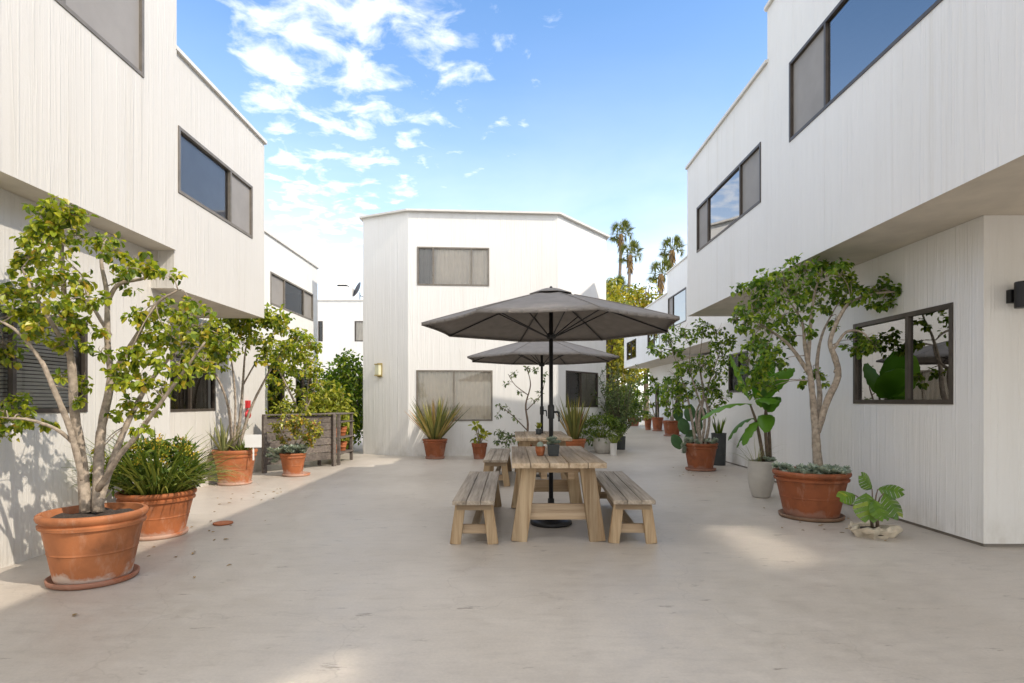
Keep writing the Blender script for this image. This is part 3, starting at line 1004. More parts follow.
def rosettes(root, name, spots, mat, L=.05):
    m = MB()
    for c, s in spots:
        tilt = Vector((R.uniform(-.4, .4), R.uniform(-.4, .4), 1)).normalized()
        t1 = tilt.orthogonal().normalized(); t2 = tilt.cross(t1)
        for ring, (nn, el) in enumerate(((7, .25), (6, .7), (4, 1.3))):
            for j in range(nn):
                a = 2 * math.pi * (j + ring * .5) / nn + R.uniform(-.15, .15)
                d = (t1 * math.cos(a) + t2 * math.sin(a) + tilt * el).normalized()
                m.leaf(c, d, tilt, L * s * R.uniform(.85, 1.1), L * s * .55, .15, -.1)
    return m.build(name, M[mat], root)


# 1 --- near left ficus
b = gp(94, 579)
T = thing('potted_tree', 'tall many-stemmed ficus in the big chalky terracotta pot, nearest on the left', 'potted tree', b, 'potted trees')
add_pot(T, b, .345, .49, 'terra_chalk', 'terra_dk', .285)
K1 = .055
limb_tree(T, b.y, [
    [(86, 512, 0, .04), (83, 462, 0), (76, 415, -.03), (71, 370, -.06), (68, 344, -.08), (63, 290, -.1), (62, 245, -.1), (66, 214, -.1)],
    [(98, 512, .03, .04), (100, 460, .06), (104, 426, .08), (112, 380, .1), (110, 344, .1), (108, 295, .08), (101, 262, .05), (104, 242, .05)],
    [(96, 512, .0, .03), (108, 470, .1), (125, 425, .16), (148, 385, .22), (175, 352, .3), (197, 328, .35)],
    [(108, 300, .08, .018), (122, 284, .05), (145, 278, .05), (158, 268, .05)],
    [(84, 485, 0, .024), (70, 430, -.12), (52, 385, -.22), (40, 358, -.25), (15, 330, -.3), (-12, 316, -.3)],
    [(112, 375, .1, .022), (135, 340, .0), (155, 305, -.05), (178, 290, -.1)],
    [(98, 490, .02, .022), (120, 455, -.1), (135, 437, -.16), (157, 408, -.25), (185, 368, -.3), (205, 342, -.35)],
    [(80, 450, 0, .015), (60, 430, -.15), (30, 420, -.22), (8, 418, -.25)],
    [(70, 355, -.08, .018), (50, 320, -.2), (32, 290, -.25), (22, 268, -.25)],
    [(110, 335, .1, .015), (90, 300, .2), (82, 275, .25)],
], [
    (50, 218, 18, 42), (68, 215, 17, 42), (36, 238, 17, 42), (58, 240, 18, 36), (76, 236, 13, 28), (28, 256, 14, 28), (45, 262, 18, 30),
    (24, 285, 18, 34), (50, 285, 20, 34), (78, 278, 18, 34), (38, 308, 20, 40), (66, 310, 20, 40), (88, 300, 16, 28), (14, 312, 18, 30),
    (8, 292, 16, 26), (52, 330, 18, 34), (30, 335, 16, 26), (80, 325, 16, 24), (4, 345, 18, 30), (60, 345, 14, 18),
    (100, 243, 14, 26), (115, 250, 12, 20), (136, 262, 13, 22), (152, 268, 11, 18), (122, 282, 12, 14), (168, 276, 9, 10), (126, 268, 9, 10),
    (140, 318, 16, 22), (160, 312, 18, 30), (182, 318, 20, 38), (200, 326, 17, 34), (212, 338, 14, 24), (216, 352, 13, 26), (204, 362, 13, 24), (222, 342, 11, 18), (150, 338, 18, 28), (172, 340, 20, 36), (192, 346, 18, 32),
    (130, 352, 16, 24), (152, 362, 19, 30), (178, 366, 18, 30), (120, 376, 18, 30), (142, 384, 18, 26), (165, 386, 15, 20), (100, 352, 12, 14), (98, 330, 12, 12),
    (128, 404, 13, 16), (152, 404, 12, 14), (84, 380, 12, 12), (60, 378, 10, 9), (190, 300, 10, 12),
    (6, 412, 22, 60), (-8, 425, 20, 40), (24, 418, 11, 18), (46, 425, 9, 12), (92, 472, 11, 16), (97, 455, 8, 8), (140, 428, 8, 8), (75, 402, 9, 8), (110, 418, 8, 7),
], .051, .036, 'ficus', 'bark', dens=3.2, twig=.0035)

# 2 --- left bush
b = gp(157, 535)
T = thing('potted_plant', 'round bush with orange-yellow tips and drooping grass in a wide pot beside the near ficus', 'potted plant', b, 'potted plants')
zt = add_pot(T, b, .35, .42, 'terra', 'terra', .27)
m = MB(); mf = MB()
for i in range(150):
    d = rnd_dir(.35); d.z = abs(d.z)
    c = b + Vector((0, 0, zt + .08)) + Vector((d.x * .42, d.y * .42, d.z * .44)) * R.uniform(.7, 1)
    leaf_clump(m, c, .07, 9, .07, .026, 1, -.4)
    if d.z > .45:
        leaf_clump(mf, c + d * .035, .04, 13, .025, .018, .8, -.5)
m.build('foliage', M['shrub'], T); mf.build('yellow_foliage', M['flower'], T)
blades(T, 'grass_blades', b + Vector((0, 0, zt - .03)), 330, .80, .024, 'blade', (.4, 1.7), (.22, .5), .26)
blades(T, 'drooping_blades', b + Vector((.12, .05, zt - .03)), 40, .75, .008, 'agave', (.7, 1.6), (.3, .65), .15, 7, (-.7, .9))

# 3 --- slender tree further along the left wall
b = gp(235, 484)
T = thing('potted_tree', 'slender tree with a spiky yucca and white card in its pot, by the left wall', 'potted tree', b, 'potted trees')
zt = add_pot(T, b, .335, .53, 'terra', 'terra', .25)
limb_tree(T, b.y, [
    [(232, 450, 0, .026), (229, 412, 0), (221, 386, -.05), (208, 362, -.1), (200, 345, -.1)],
    [(236, 450, .05, .028), (241, 410, .05), (244, 380, .1), (246, 350, .1), (252, 328, .1)],
    [(238, 450, 0, .026), (250, 412, 0), (262, 384, 0), (280, 356, 0), (298, 340, 0)],
    [(234, 450, -.05, .02), (236, 400, -.1), (231, 360, -.12), (226, 335, -.12)],
    [(243, 385, .1, .014), (262, 350, .1), (276, 330, .1)],
], [
    (246, 316, 11, 30), (262, 318, 11, 30), (230, 318, 11, 26), (278, 320, 10, 24), (310, 344, 9, 18), (306, 358, 9, 16), (216, 338, 12, 24), (208, 338, 12, 26), (222, 328, 13, 30), (238, 322, 13, 30), (254, 320, 13, 30), (270, 322, 13, 30), (284, 328, 12, 26), (298, 336, 12, 26),
    (214, 350, 11, 20), (232, 342, 13, 24), (250, 340, 13, 24), (268, 342, 13, 24), (286, 346, 12, 22), (302, 350, 10, 18), (222, 362, 9, 12), (262, 358, 10, 14), (280, 362, 10, 14), (200, 360, 9, 14), (292, 362, 9, 12),
], .082, .056, 'ficus', 'bark', dens=4.2, twig=.004)
blades(T, 'yucca', b + Vector((-.16, -.06, zt - .05)), 26, .62, .05, 'agave', (.1, .9), (.02, .14), .04)
blades(T, 'low_yucca', b + Vector((.18, -.06, zt - .05)), 30, .30, .03, 'blade', (.2, 1.2), (.05, .3), .08)
m = MB(); q = at(253, 441, b.y - .22)
m.box((q.x - .13, q.y, q.z - .10), (q.x + .13, q.y + .008, q.z + .10)); m.box((q.x - .01, q.y + .009, q.z - .3), (q.x + .01, q.y + .02, q.z + .05))
m.build('card', M['card'], T)

# 4 --- jade plant
b = gp(293, 475.5)
T = thing('potted_plant', 'yellowish jade plant with blue succulents in a small pot before the board fence', 'potted plant', b, 'potted plants')
zt = add_pot(T, b, .225, .38, 'terra', 'terra', .235, so=(.06, .0))
limb_tree(T, b.y, [[(292, 458, 0, .028), (290, 446, 0), (284, 436, 0), (280, 428, 0)], [(294, 458, 0, .024), (300, 444, 0), (308, 434, 0), (314, 428, 0)], [(293, 458, 0, .022), (296, 440, -.05), (297, 425, -.05)]],
          [(280, 428, 9, 50), (290, 421, 9, 50), (302, 420, 9, 50), (312, 426, 9, 50), (318, 434, 7, 36), (296, 431, 9, 44), (306, 437, 8, 40), (284, 438, 7, 30), (312, 442, 6, 24)],
            .056, .046, 'jade', 'bark', dens=2.2, twig=.006, spread=.5)
rosettes(T, 'succulents', [(b + Vector((R.uniform(-.26, .20), R.uniform(-.2, .12), zt + R.uniform(-.03, .10))), R.uniform(1.1, 1.7)) for _ in range(34)]
         + [(b + Vector((R.uniform(-.42, -.2), R.uniform(-.1, .1), R.uniform(.2, .45))), R.uniform(1.1, 1.7)) for _ in range(16)], 'succ', .06)

# --- left fence of grey boards, and the open end rack
fp, fq = Vector((-4.55, 10.64, 0)), Vector((-3.62, 11.8, 0))
FN = thing('fence', 'low fence of dark grey horizontal boards behind the small jade pot', 'fence', fp)
d = (fq - fp).normalized(); nn = Vector((d.y, -d.x, 0))
m = MB(); z = .14
for i in range(6):
    m.beam(fp + Vector((0, 0, z + .07)), fq + Vector((0, 0, z + .07)), .022, .138)
    z += .150
m.build('boards', M['fence'], FN, bevel=.003)
for k, q in ((0, fp), (.98, fp.lerp(fq, .99))):
    m = MB(); m.beam(q + nn * .05, q + nn * .05 + Vector((0, 0, 1.05)), .07, .07, nn); m.build('post', M['fence'], FN, bevel=.004)
m = MB(); m.beam(fp + Vector((0, 0, 1.062)) + nn * .02, fq + Vector((0, 0, 1.062)) + nn * .02, .12, .025); m.build('top_rail', M['fence'], FN, bevel=.003)
rp, rq = Vector((-3.55, 11.95, 0)), Vector((-3.58, 13.0, 0))
RK = thing('plant_rack', 'open grey slatted rack at the end of the fence, holding small clay pots', 'rack', rp)
for q in (rp, rq, rp + Vector((-.4, 0, 0)), rq + Vector((-.4, 0, 0))):
    m = MB(); m.beam(q, q + Vector((0, 0, 1.06)), .06, .06, Vector((1, 0, 0))); m.build('post', M['fence'], RK, bevel=.004)
for z in (.22, .55, .88, 1.05):
    m = MB(); m.box((rq.x - .42, rp.y - .02, z - .012), (rp.x + .03, rq.y + .02, z + .012)); m.build('shelf', M['fence'], RK, bevel=.003)
lab = {(0, 0): 'clay pot on the rack\'s lowest shelf, towards the fence', (0, 1): 'clay pot on the rack\'s lowest shelf, towards the corner block',
       (1, 0): 'clay pot on the rack\'s middle shelf, towards the fence', (1, 1): 'clay pot on the rack\'s middle shelf, towards the corner block'}
for iz, z in enumerate((.232, .562)):
    for iy, y in enumerate((12.22, 12.72)):
        m = MB(); m.lathe(pot_profile(.125, .2), (rp.x - .17, y, z), 20)
        tag(m.build('clay_pot', M['terra_small'], None, smooth=True), lab[iz, iy], 'pot', 'clay pots on the rack')


def bush(name, label, cat, loc, r, h, n, L, W, mat, group=None, stems=True, bark='bark_dk', seedy=1.0):
    t = thing(name, label, cat, loc, group)
    loc = Vector(loc)
    m = MB(); s = MB()
    for i in range(n):
        d = rnd_dir(.1)
        c = loc + Vector((d.x * r, d.y * r, h * .52 + d.z * h * .46)) * 1.0
        k = R.uniform(.45, 1)
        c = loc + Vector(((c.x - loc.x) * k, (c.y - loc.y) * k, h * .5 + (c.z - loc.z - h * .5) * R.uniform(.6, 1)))
        leaf_clump(m, c, r * .28, 14, L, W, .8, .2)
        if stems and i % 3 == 0:
            s.tube([loc + Vector((R.uniform(-.05, .05), R.uniform(-.05, .05), 0)), loc.lerp(c, .5) + Vector((0, 0, h * .12)), c], [.02, .014, .005], 6)
    if stems:
        s.build('stem', M[bark], t, smooth=True)
    m.build('foliage', M[mat], t)
    return t


bush('shrub', 'low rounded green shrub just behind the board fence', 'shrub', (-4.5, 11.75, 0), .5, 1.42, 80, .09, .05, 'limeshrub', 'shrubs behind the fence')
bush('shrub', 'lime-yellow shrub above the far end of the board fence', 'shrub', (-4.3, 13.6, 0), .62, 1.8, 150, .11, .06, 'limeshrub', 'shrubs behind the fence')
bush('shrub', 'tall dark green shrub in the gap against the corner block', 'shrub', (-4.3, 15.3, 0), .75, 2.65, 240, .12, .07, 'ficus_dk', 'shrubs behind the fence')
bush('shrub', 'dark shrub filling the gap before the stepped block', 'shrub', (-5.1, 17.2, 0), .9, 2.3, 160, .12, .07, 'shrub', 'shrubs behind the fence')
b = Vector((-4.32, 12.0, 0))
T = thing('tree', 'small sunny tree growing behind the board fence, under the three-pane window', 'tree', b)
limb_tree(T, b.y, [[(302, 462, 0, .04), (300, 430, 0), (295, 405, 0), (284, 380, 0), (276, 365, 0)], [(301, 440, 0, .03), (306, 405, 0), (308, 380, 0), (306, 362, 0)], [(300, 425, 0, .02), (312, 395, .1), (318, 378, .1)]],
          [(272, 352, 9, 26), (284, 352, 10, 30), (297, 354, 10, 30), (309, 360, 9, 28), (317, 370, 8, 22), (276, 366, 10, 28), (290, 370, 11, 30), (304, 374, 10, 28), (316, 384, 8, 18), (272, 382, 9, 20), (284, 388, 9, 20), (300, 390, 9, 18), (313, 394, 7, 12), (274, 398, 7, 12)],
          .09, .055, 'ficus', 'bark', dens=3.0, twig=.006)

# 5 --- flax and small pots along the corner block
b = gp(435, 458.5)
T = thing('potted_plant', 'spiky yellow-striped flax in a clay pot under the wide lower window', 'potted plant', b, 'potted plants')
zt = add_pot(T, b, .285, .43, 'terra_dk', 'terra_dk', .22)
blades(T, 'flax_leaves', b + Vector((0, 0, zt - .06)), 110, 1.08, .075, 'phormium', (.05, .95), (.02, .12), .10)
b = gp(479.5, 458.8)
T = thing('potted_plant', 'small clay pot of bright green broad leaves beside the rear bench', 'potted plant', b, 'potted plants')
zt = add_pot(T, b, .185, .36, 'terra_dk', None)
m = MB(); ms = MB()
for cx, cz, n in ((-.10, .40, 12), (-.04, .38, 12), (.07, .22, 14), (.14, .18, 12), (.02, .10, 12), (-.12, .10, 6)):
    c = b + Vector((cx, R.uniform(-.06, .06), zt + cz)); leaf_clump(m, c, .08, n, .12, .075, .7, .2)
    ms.tube([b + Vector((0, 0, zt - .06)), (b + c + Vector((0, 0, zt))) / 2, c], [.014, .012, .006], 6)
m.build('foliage', M['limeshrub'], T); ms.build('stem', M['bark'], T, smooth=True)

b = gp(528, 459)
T = thing('potted_tree', 'airy little tree with few leaves against the white wall behind the rear table', 'potted tree', b, 'potted trees')
zt = add_pot(T, b, .24, .36, 'terra_dk', None)
limb_tree(T, b.y, [[(526, 450, 0, .03), (528, 425, 0), (526, 405, 0), (530, 385, 0), (527, 368, 0)], [(527, 430, 0, .014), (512, 415, 0), (498, 405, 0)], [(527, 410, 0, .012), (541, 395, 0), (545, 380, 0)],
                   [(526, 440, 0, .014), (512, 436, 0), (502, 432, 0)], [(528, 395, 0, .01), (515, 385, 0), (508, 374, 0)]],
          [(514, 374, 6, 10), (526, 368, 6, 10), (536, 370, 6, 10), (508, 384, 5, 8), (544, 378, 5, 9), (541, 392, 6, 10), (520, 392, 5, 7), (499, 404, 5, 10), (508, 410, 5, 8), (516, 418, 5, 7),
           (502, 432, 8, 34), (511, 436, 7, 30), (498, 440, 6, 24), (520, 440, 7, 26), (506, 445, 7, 26), (534, 400, 5, 8), (496, 416, 4, 6)],
          .085, .042, 'olive', 'bark_dk', dens=1.4, twig=.005, spread=.4)
b = Vector((1.40, 12.9, 0))
T = thing('potted_plant', 'reddish spiky flax in a terracotta pot at the right end of the rear table', 'potted plant', b, 'potted plants')
zt = add_pot(T, b, .27, .46, 'terra', 'terra', .22)
blades(T, 'flax_leaves', b + Vector((0, 0, zt - .06)), 80, 1.05, .07, 'phormium', (.05, .62), (.02, .10), .09)
b = gp(603, 453)
T = thing('potted_plant', 'dense ferny bush in a squat grey pot by the small window of the corner block', 'potted plant', b, 'potted plants')
zt = add_pot(T, b, .27, .40, 'greypot', None, style='egg')
m = MB()
for i in range(120):
    d = rnd_dir(.2); c = b + Vector((d.x * .52 - .05, d.y * .35, zt + .18 + d.z * .34)); leaf_clump(m, c, .10, 11, .09, .032, .9, .3)
m.build('foliage', M['shrub'], T)
blades(T, 'fern_fronds', b + Vector((-.05, 0, zt - .04)), 60, .7, .022, 'blade', (.4, 1.5), (.2, .5), .15)
b = gp(613.5, 455.5)
T = thing('potted_plant', 'little white pot of wispy leaves between the squat grey pot and the black one', 'potted plant', b, 'potted plants')
zt = add_pot(T, b, .085, .30, 'whitepot', None, style='cyl')
blades(T, 'wispy_leaves', b + Vector((0, 0, zt - .05)), 40, .4, .015, 'blade', (.1, .8), (.1, .4), .05)
b = gp(620.5, 449.5)
T = thing('potted_plant', 'tall grey-green feathery shrub in a black pot at the mouth of the passage', 'potted plant', b, 'potted plants')
zt = add_pot(T, b, .14, .36, 'darkpot', None, style='cyl')
m = MB(); ms = MB()
for i in range(90):
    a = R.uniform(0, 6.28); k = R.uniform(.1, .85); h = R.uniform(.2, 2.0)
    e = b + Vector((math.cos(a) * k - .16, math.sin(a) * k * .7, zt + h))
    st = b + Vector((0, 0, zt - .05))
    mid = st.lerp(e, .5) + Vector((0, 0, .1))
    ms.tube([st, mid, e], [.007, .005, .002], 5)
    for j in range(26):
        t = R.uniform(.25, 1); q = (st.lerp(mid, t * 2) if t < .5 else mid.lerp(e, t * 2 - 1))
        m.leaf(q, (rnd_dir(.5)), rnd_dir(.5), R.uniform(.07, .13), .03, .2, .1)
m.build('foliage', M['olive'], T); ms.build('stem', M['bark_dk'], T, smooth=True)
b = gp(634, 426)
T = thing('potted_plant', 'farthest clay planter with a green bush at the end of the passage', 'potted plant', b, 'potted plants')
zt = add_pot(T, b, .33, .45, 'terra_dk', None)
m = MB()
for i in range(60):
    d = rnd_dir(.3); c = b + Vector((d.x * .55, d.y * .5, zt + .25 + d.z * .42)); leaf_clump(m, c, .16, 9, .13, .06, .9, .2)
m.build('foliage', M['shrub'], T)

# 6 --- right side pots
def far_ficus(px, py, r, h, label, crown, limbs, L=.085, mat='ficus_dk', dens=2.0):
    b = gp(px, py)
    T = thing('potted_tree', label, 'potted tree', b, 'potted trees')
    zt = add_pot(T, b, r, h, 'terra_dk', 'terra_dk')
    limb_tree(T, b.y, limbs, crown, L, L * .6, mat, 'bark', dens=dens, twig=.006)
    return T, b, zt


T, b, zt = far_ficus(700.5, 470, .325, .50, 'bushy ficus with twisted pale stems in the clay pot midway along the right wall',
    [(668, 340, 10, 20), (684, 334, 12, 26), (700, 330, 12, 26), (716, 332, 12, 26), (730, 342, 11, 22), (660, 352, 9, 16), (676, 352, 11, 22), (724, 358, 12, 24), (650, 350, 7, 10),
     (676, 374, 12, 30), (690, 368, 12, 30), (704, 366, 12, 30), (716, 374, 12, 28), (668, 390, 11, 26), (682, 390, 12, 30), (696, 388, 12, 30), (712, 390, 12, 28), (722, 398, 10, 20), (664, 402, 8, 14), (680, 406, 10, 20), (710, 408, 9, 16), (668, 414, 6, 8), (716, 352, 10, 18)],
    [[(697, 450, 0, .03), (692, 425, 0), (688, 400, 0), (680, 375, 0), (672, 350, 0)], [(701, 450, .03, .034), (699, 420, .05), (703, 395, .05), (700, 365, .05), (702, 338, .05)],
     [(704, 450, -.03, .03), (709, 420, 0), (706, 395, 0), (715, 365, 0), (722, 348, 0)], [(700, 450, -.05, .028), (704, 420, -.08), (698, 395, -.1), (690, 370, -.1), (690, 345, -.1)], [(702, 450, .05, .024), (696, 415, .1), (708, 390, .12), (716, 376, .12)]], .08, dens=3.6)
rosettes(T, 'succulents', [(b + Vector((math.cos(a) * .27, math.sin(a) * .27, zt + R.uniform(-.02, .05))), R.uniform(.9, 1.5)) for a in [R.uniform(0, 6.28) for _ in range(46)]]
         + [(b + Vector((-.34, -.08, zt - .05 - k * .03)), R.uniform(1, 1.5)) for k in range(6)], 'succ', .055)
far_ficus(672, 436, .36, .56, 'compact ficus in a clay pot, standing alone before the far right wall',
    [(660, 388, 6, 26), (668, 380, 7, 30), (677, 378, 7, 30), (685, 384, 6, 26), (663, 398, 6, 24), (672, 394, 7, 28), (682, 396, 6, 24), (688, 396, 4, 14), (666, 406, 5, 16), (678, 405, 5, 16)],
    [[(671, 424, 0, .035), (670, 410, 0), (666, 395, 0)], [(673, 424, 0, .035), (674, 408, 0), (678, 392, 0)], [(672, 424, .1, .03), (673, 405, .1), (672, 388, .1)]], .13)
far_ficus(657.5, 431, .26, .58, 'thin far tree in a round clay pot next to a smaller square-looking pot',
    [(640, 384, 5, 22), (648, 380, 6, 26), (655, 378, 5, 22), (638, 394, 4, 16), (646, 392, 5, 22), (653, 392, 5, 20), (644, 402, 4, 14), (652, 404, 4, 14), (648, 412, 3, 10)],
    [[(656, 420, 0, .03), (652, 406, 0), (646, 392, 0)], [(658, 420, 0, .03), (657, 402, 0), (655, 385, 0)]], .14)
b = gp(648, 430)
T = thing('potted_plant', 'small clay pot of yellow-green leaves beside the thin far tree', 'potted plant', b, 'potted plants')
zt = add_pot(T, b, .17, .52, 'terra_dk', None)
m = MB()
for i in range(16):
    leaf_clump(m, b + Vector((R.uniform(-.2, .2), R.uniform(-.15, .15), zt + R.uniform(0, .2))), .09, 8, .1, .05, .8, .1)
m.build('foliage', M['limeshrub'], T)

# prickly pear and tall dark planter behind the bushy ficus
b = Vector((3.95, 12.3, 0))
T = thing('potted_plant', 'paddle cactus in a dark pot half hidden behind the bushy right-hand ficus', 'potted plant', b, 'potted plants')
zt = add_pot(T, b, .2, .34, 'darkpot', None, style='cyl')


def paddle(mb, c, ax, nrm, h, w, th=.018):
    ax = ax.normalized(); sd = ax.cross(nrm).normalized(); nn = sd.cross(ax)
    i0 = len(mb.v)
    for k in range(9):
        t = k / 8
        ww = w * math.sin(math.pi * (.06 + .9 * t)) ** .7 / 2
        for j in range(10):
            a = 2 * math.pi * j / 10
            mb.v.append(c + ax * h * t + sd * ww * math.cos(a) + nn * th * math.sin(a) * (ww / w * 2))
    for k in range(8):
        for j in range(10):
            q = i0 + k * 10
            mb.f.append((q + j, q + (j + 1) % 10, q + 10 + (j + 1) % 10, q + 10 + j))


m = MB()
for cx, cz, h, w, tl in ((0, 0, .42, .26, 0), (-.12, .33, .36, .26, -.35), (.10, .34, .34, .24, .3), (-.26, .60, .34, .24, -.25), (-.06, .60, .36, .25, .1), (.18, .6, .3, .22, .2), (-.22, .02, .34, .24, -.6)):
    paddle(m, b + Vector((cx - .12, R.uniform(-.05, .05), zt - .05 + cz)), Vector((tl, R.uniform(-.15, .15), 1)), Vector((R.uniform(-.3, .3), -1, 0)), h, w)
m.build('paddles', M['cactus'], T, smooth=True)
b = Vector((4.28, 11.95, 0))
T = thing('potted_plant', 'tall charcoal planter with stiff leaves against the recessed right wall', 'potted plant', b, 'potted plants')
zt = add_pot(T, b, .15, .66, 'darkpot', None, style='cyl')
blades(T, 'stiff_leaves', b + Vector((0, 0, zt - .06)), 16, .42, .05, 'shrub', (.05, .4), (0, .06), .07)

# banana
b = gp(761, 497)
T = thing('potted_plant', 'young banana plant with big leaves in a pale grey pot beside the right-hand recess', 'potted plant', b, 'potted plants')
zt = add_pot(T, b, .175, .50, 'greypot', None, style='egg')


def big_leaf(mb, p, d, L, W, droop, notch=0, seg=14):
    d = Vector(d).normalized()
    side = d.cross(Vector((0, 0, 1)))
    side = side.normalized() if side.length > 1e-3 else Vector((1, 0, 0))
    q = Vector(p)
    i = len(mb.v)
    for k in range(seg + 1):
        t = k / seg
        w = W / 2 * max(0.02, math.sin(math.pi * min(1, t * .93 + .045)) ** .6)
        nn = side.cross(d).normalized()
        wv = .012 * math.sin(k * 2.1)
        mb.v += [q - side * w - nn * (w * .30 + wv), q - side * w * .5 - nn * w * .06, q + nn * -.012, q + side * w * .5 - nn * w * .06, q + side * w - nn * (w * .30 - wv)]
        d = (d + Vector((0, 0, -1)) * droop / seg * 2).normalized()
        q = q + d * (L / seg)
    for k in range(seg):
        for j in range(4):
            a = i + 5 * k + j
            mb.f.append((a, a + 1, a + 6, a + 5))


m = MB(); ms = MB()
Yb = b.y
base = b + Vector((0, 0, zt - .08))
stems = [((764, 462), (757, 425), (750, 404), -.02), ((770, 462), (769, 430), (764, 400), .03), ((768, 462), (765, 420), (768, 398), .0)]
for s0, s1, s2, dy in stems:
    ms.tube([at(*s0, Yb + dy), at(*s1, Yb + dy), at(*s2, Yb + dy)], [.026, .02, .012], 10)
for (px, py, dx, dyy, dz, L, W, dr) in ((751, 404, -1, -.25, .22, .82, .20, .45), (751, 400, -.30, .1, 1, .70, .42, .22), (757, 398, .05, -.2, 1, .66, .36, .35), (764, 398, .12, -.5, 1, .70, .36, .65), (766, 396, .05, .3, 1, .55, .26, .5),
                                      (756, 418, -1, .1, .12, .52, .17, .9), (760, 420, -.8, -.5, -.05, .52, .16, .8), (764, 407, -.15, -.6, .7, .60, .30, .8), (769, 412, -.1, -.4, .9, .5, .24, .9), (757, 424, -.9, .3, -.2, .44, .15, .9), (766, 415, -.3, -.7, .3, .5, .22, .9)):
    big_leaf(m, at(px, py, Yb), (dx, dyy, dz), L, W, dr)
m.build('leaves', M['banana'], T, smooth=True)
ms.build('stem', M['bark_dk'], T, smooth=True)
blades(T, 'wispy_leaves', base + Vector((-.06, 0, .02)), 26, .55, .008, 'agave', (.3, 1.3), (.15, .5), .06)
rosettes(T, 'succulents', [(b + Vector((R.uniform(-.02, .16), R.uniform(-.15, .1), zt + R.uniform(-.03, .03))), R.uniform(.8, 1.3)) for _ in range(16)], 'succ', .055)

# big ficus on the right
b = gp(811, 517)
T = thing('potted_tree', 'broad ficus with a forked trunk in the wide clay pot by the right-hand ground window', 'potted tree', b, 'potted trees')
zt = add_pot(T, b, .405, .51, 'terra_dk', 'saucer_dk', .335)
limb_tree(T, b.y, [
    [(819, 480, 0, .056), (818, 455, 0), (816, 432, 0), (813, 405, .0), (809, 372, .0), (806, 350, 0), (801, 322, 0), (790, 302, 0)],
    [(817, 432, 0, .042), (827, 402, -.05), (837, 376, -.1), (835, 356, -.12), (831, 342, -.12), (838, 320, -.14), (852, 302, -.18), (880, 293, -.22), (906, 292, -.22)],
    [(808, 360, 0, .025), (811, 322, .08), (816, 292, .1), (822, 272, .1)],
    [(810, 375, 0, .026), (792, 348, .08), (772, 332, .1), (755, 320, .1)],
    [(833, 350, -.12, .018), (846, 332, -.2), (862, 332, -.25), (870, 340, -.25)],
    [(816, 425, .02, .034), (820, 395, .12), (817, 365, .18), (822, 335, .2), (834, 310, .2)],
    [(835, 372, -.1, .018), (838, 360, .0), (832, 345, .1)],
], [
    (748, 292, 14, 26), (765, 284, 15, 30), (784, 277, 15, 34), (803, 270, 15, 36), (822, 268, 14, 34), (838, 272, 12, 26), (850, 280, 10, 18),
    (756, 306, 14, 28), (776, 300, 15, 32), (796, 292, 15, 32), (816, 288, 14, 28), (834, 292, 11, 20),
    (744, 322, 13, 26), (760, 326, 15, 30), (780, 320, 15, 30), (798, 312, 13, 24), (752, 344, 13, 26), (768, 346, 15, 30), (786, 340, 13, 24),
    (746, 364, 12, 24), (762, 368, 14, 30), (778, 364, 12, 22), (752, 384, 11, 20), (768, 388, 10, 16),
    (820, 306, 11, 16), (846, 302, 10, 18), (862, 298, 11, 22), (878, 292, 13, 30), (894, 292, 13, 32), (906, 297, 11, 26), (886, 304, 9, 16), (848, 290, 9, 14),
    (864, 340, 13, 36), (874, 346, 10, 24), (856, 348, 9, 18), (815, 372, 9, 14), (824, 378, 7, 10), (804, 380, 7, 8), (808, 334, 9, 10), (836, 318, 8, 8), (735, 318, 9, 14),
], .063, .044, 'ficus_dk', 'bark', dens=3.4, twig=.004, spread=1.1)
rosettes(T, 'succulents', [(b + Vector((math.cos(a) * rr, math.sin(a) * rr, zt + R.uniform(-.05, .03))), R.uniform(.9, 1.5)) for a, rr in [(R.uniform(2.6, 6.6), R.uniform(.1, .37)) for _ in range(110)]], 'succ', .055)

# monstera in a stone bowl
b = gp(873, 536)
T = thing('potted_plant', 'low monstera in a rough pale stone bowl at the foot of the right wall', 'potted plant', b, 'potted plants')
m = MB(); n = 22
rs = [R.uniform(.72, 1.2) for _ in range(n)]
rows = [(.15, 0), (.17, .03), (.195, .06), (.205, .09), (.175, .10), (.14, .085), (.12, .05)]
for k, (r, z) in enumerate(rows):
    for j in range(n):
        a = 2 * math.pi * j / n
        f = rs[j] * (1 + R.uniform(-.05, .05))
        m.v.append(b + Vector((math.cos(a) * r * f * 1.12, math.sin(a) * r * f * .9, max(0, z * (1 + (R.uniform(-.25, .25) if k > 1 else 0))))))
for k in range(len(rows) - 1):
    for j in range(n):
        m.f.append((k * n + j, k * n + (j + 1) % n, (k + 1) * n + (j + 1) % n, (k + 1) * n + j))
m.f.append(tuple(reversed(range(n))))
m.build('stone_bowl', M['rock'], T)
m = MB(); m.lathe([(.13, .03), (.125, .07), (.05, .08)], b, 20); m.build('soil', M['soil'], T)


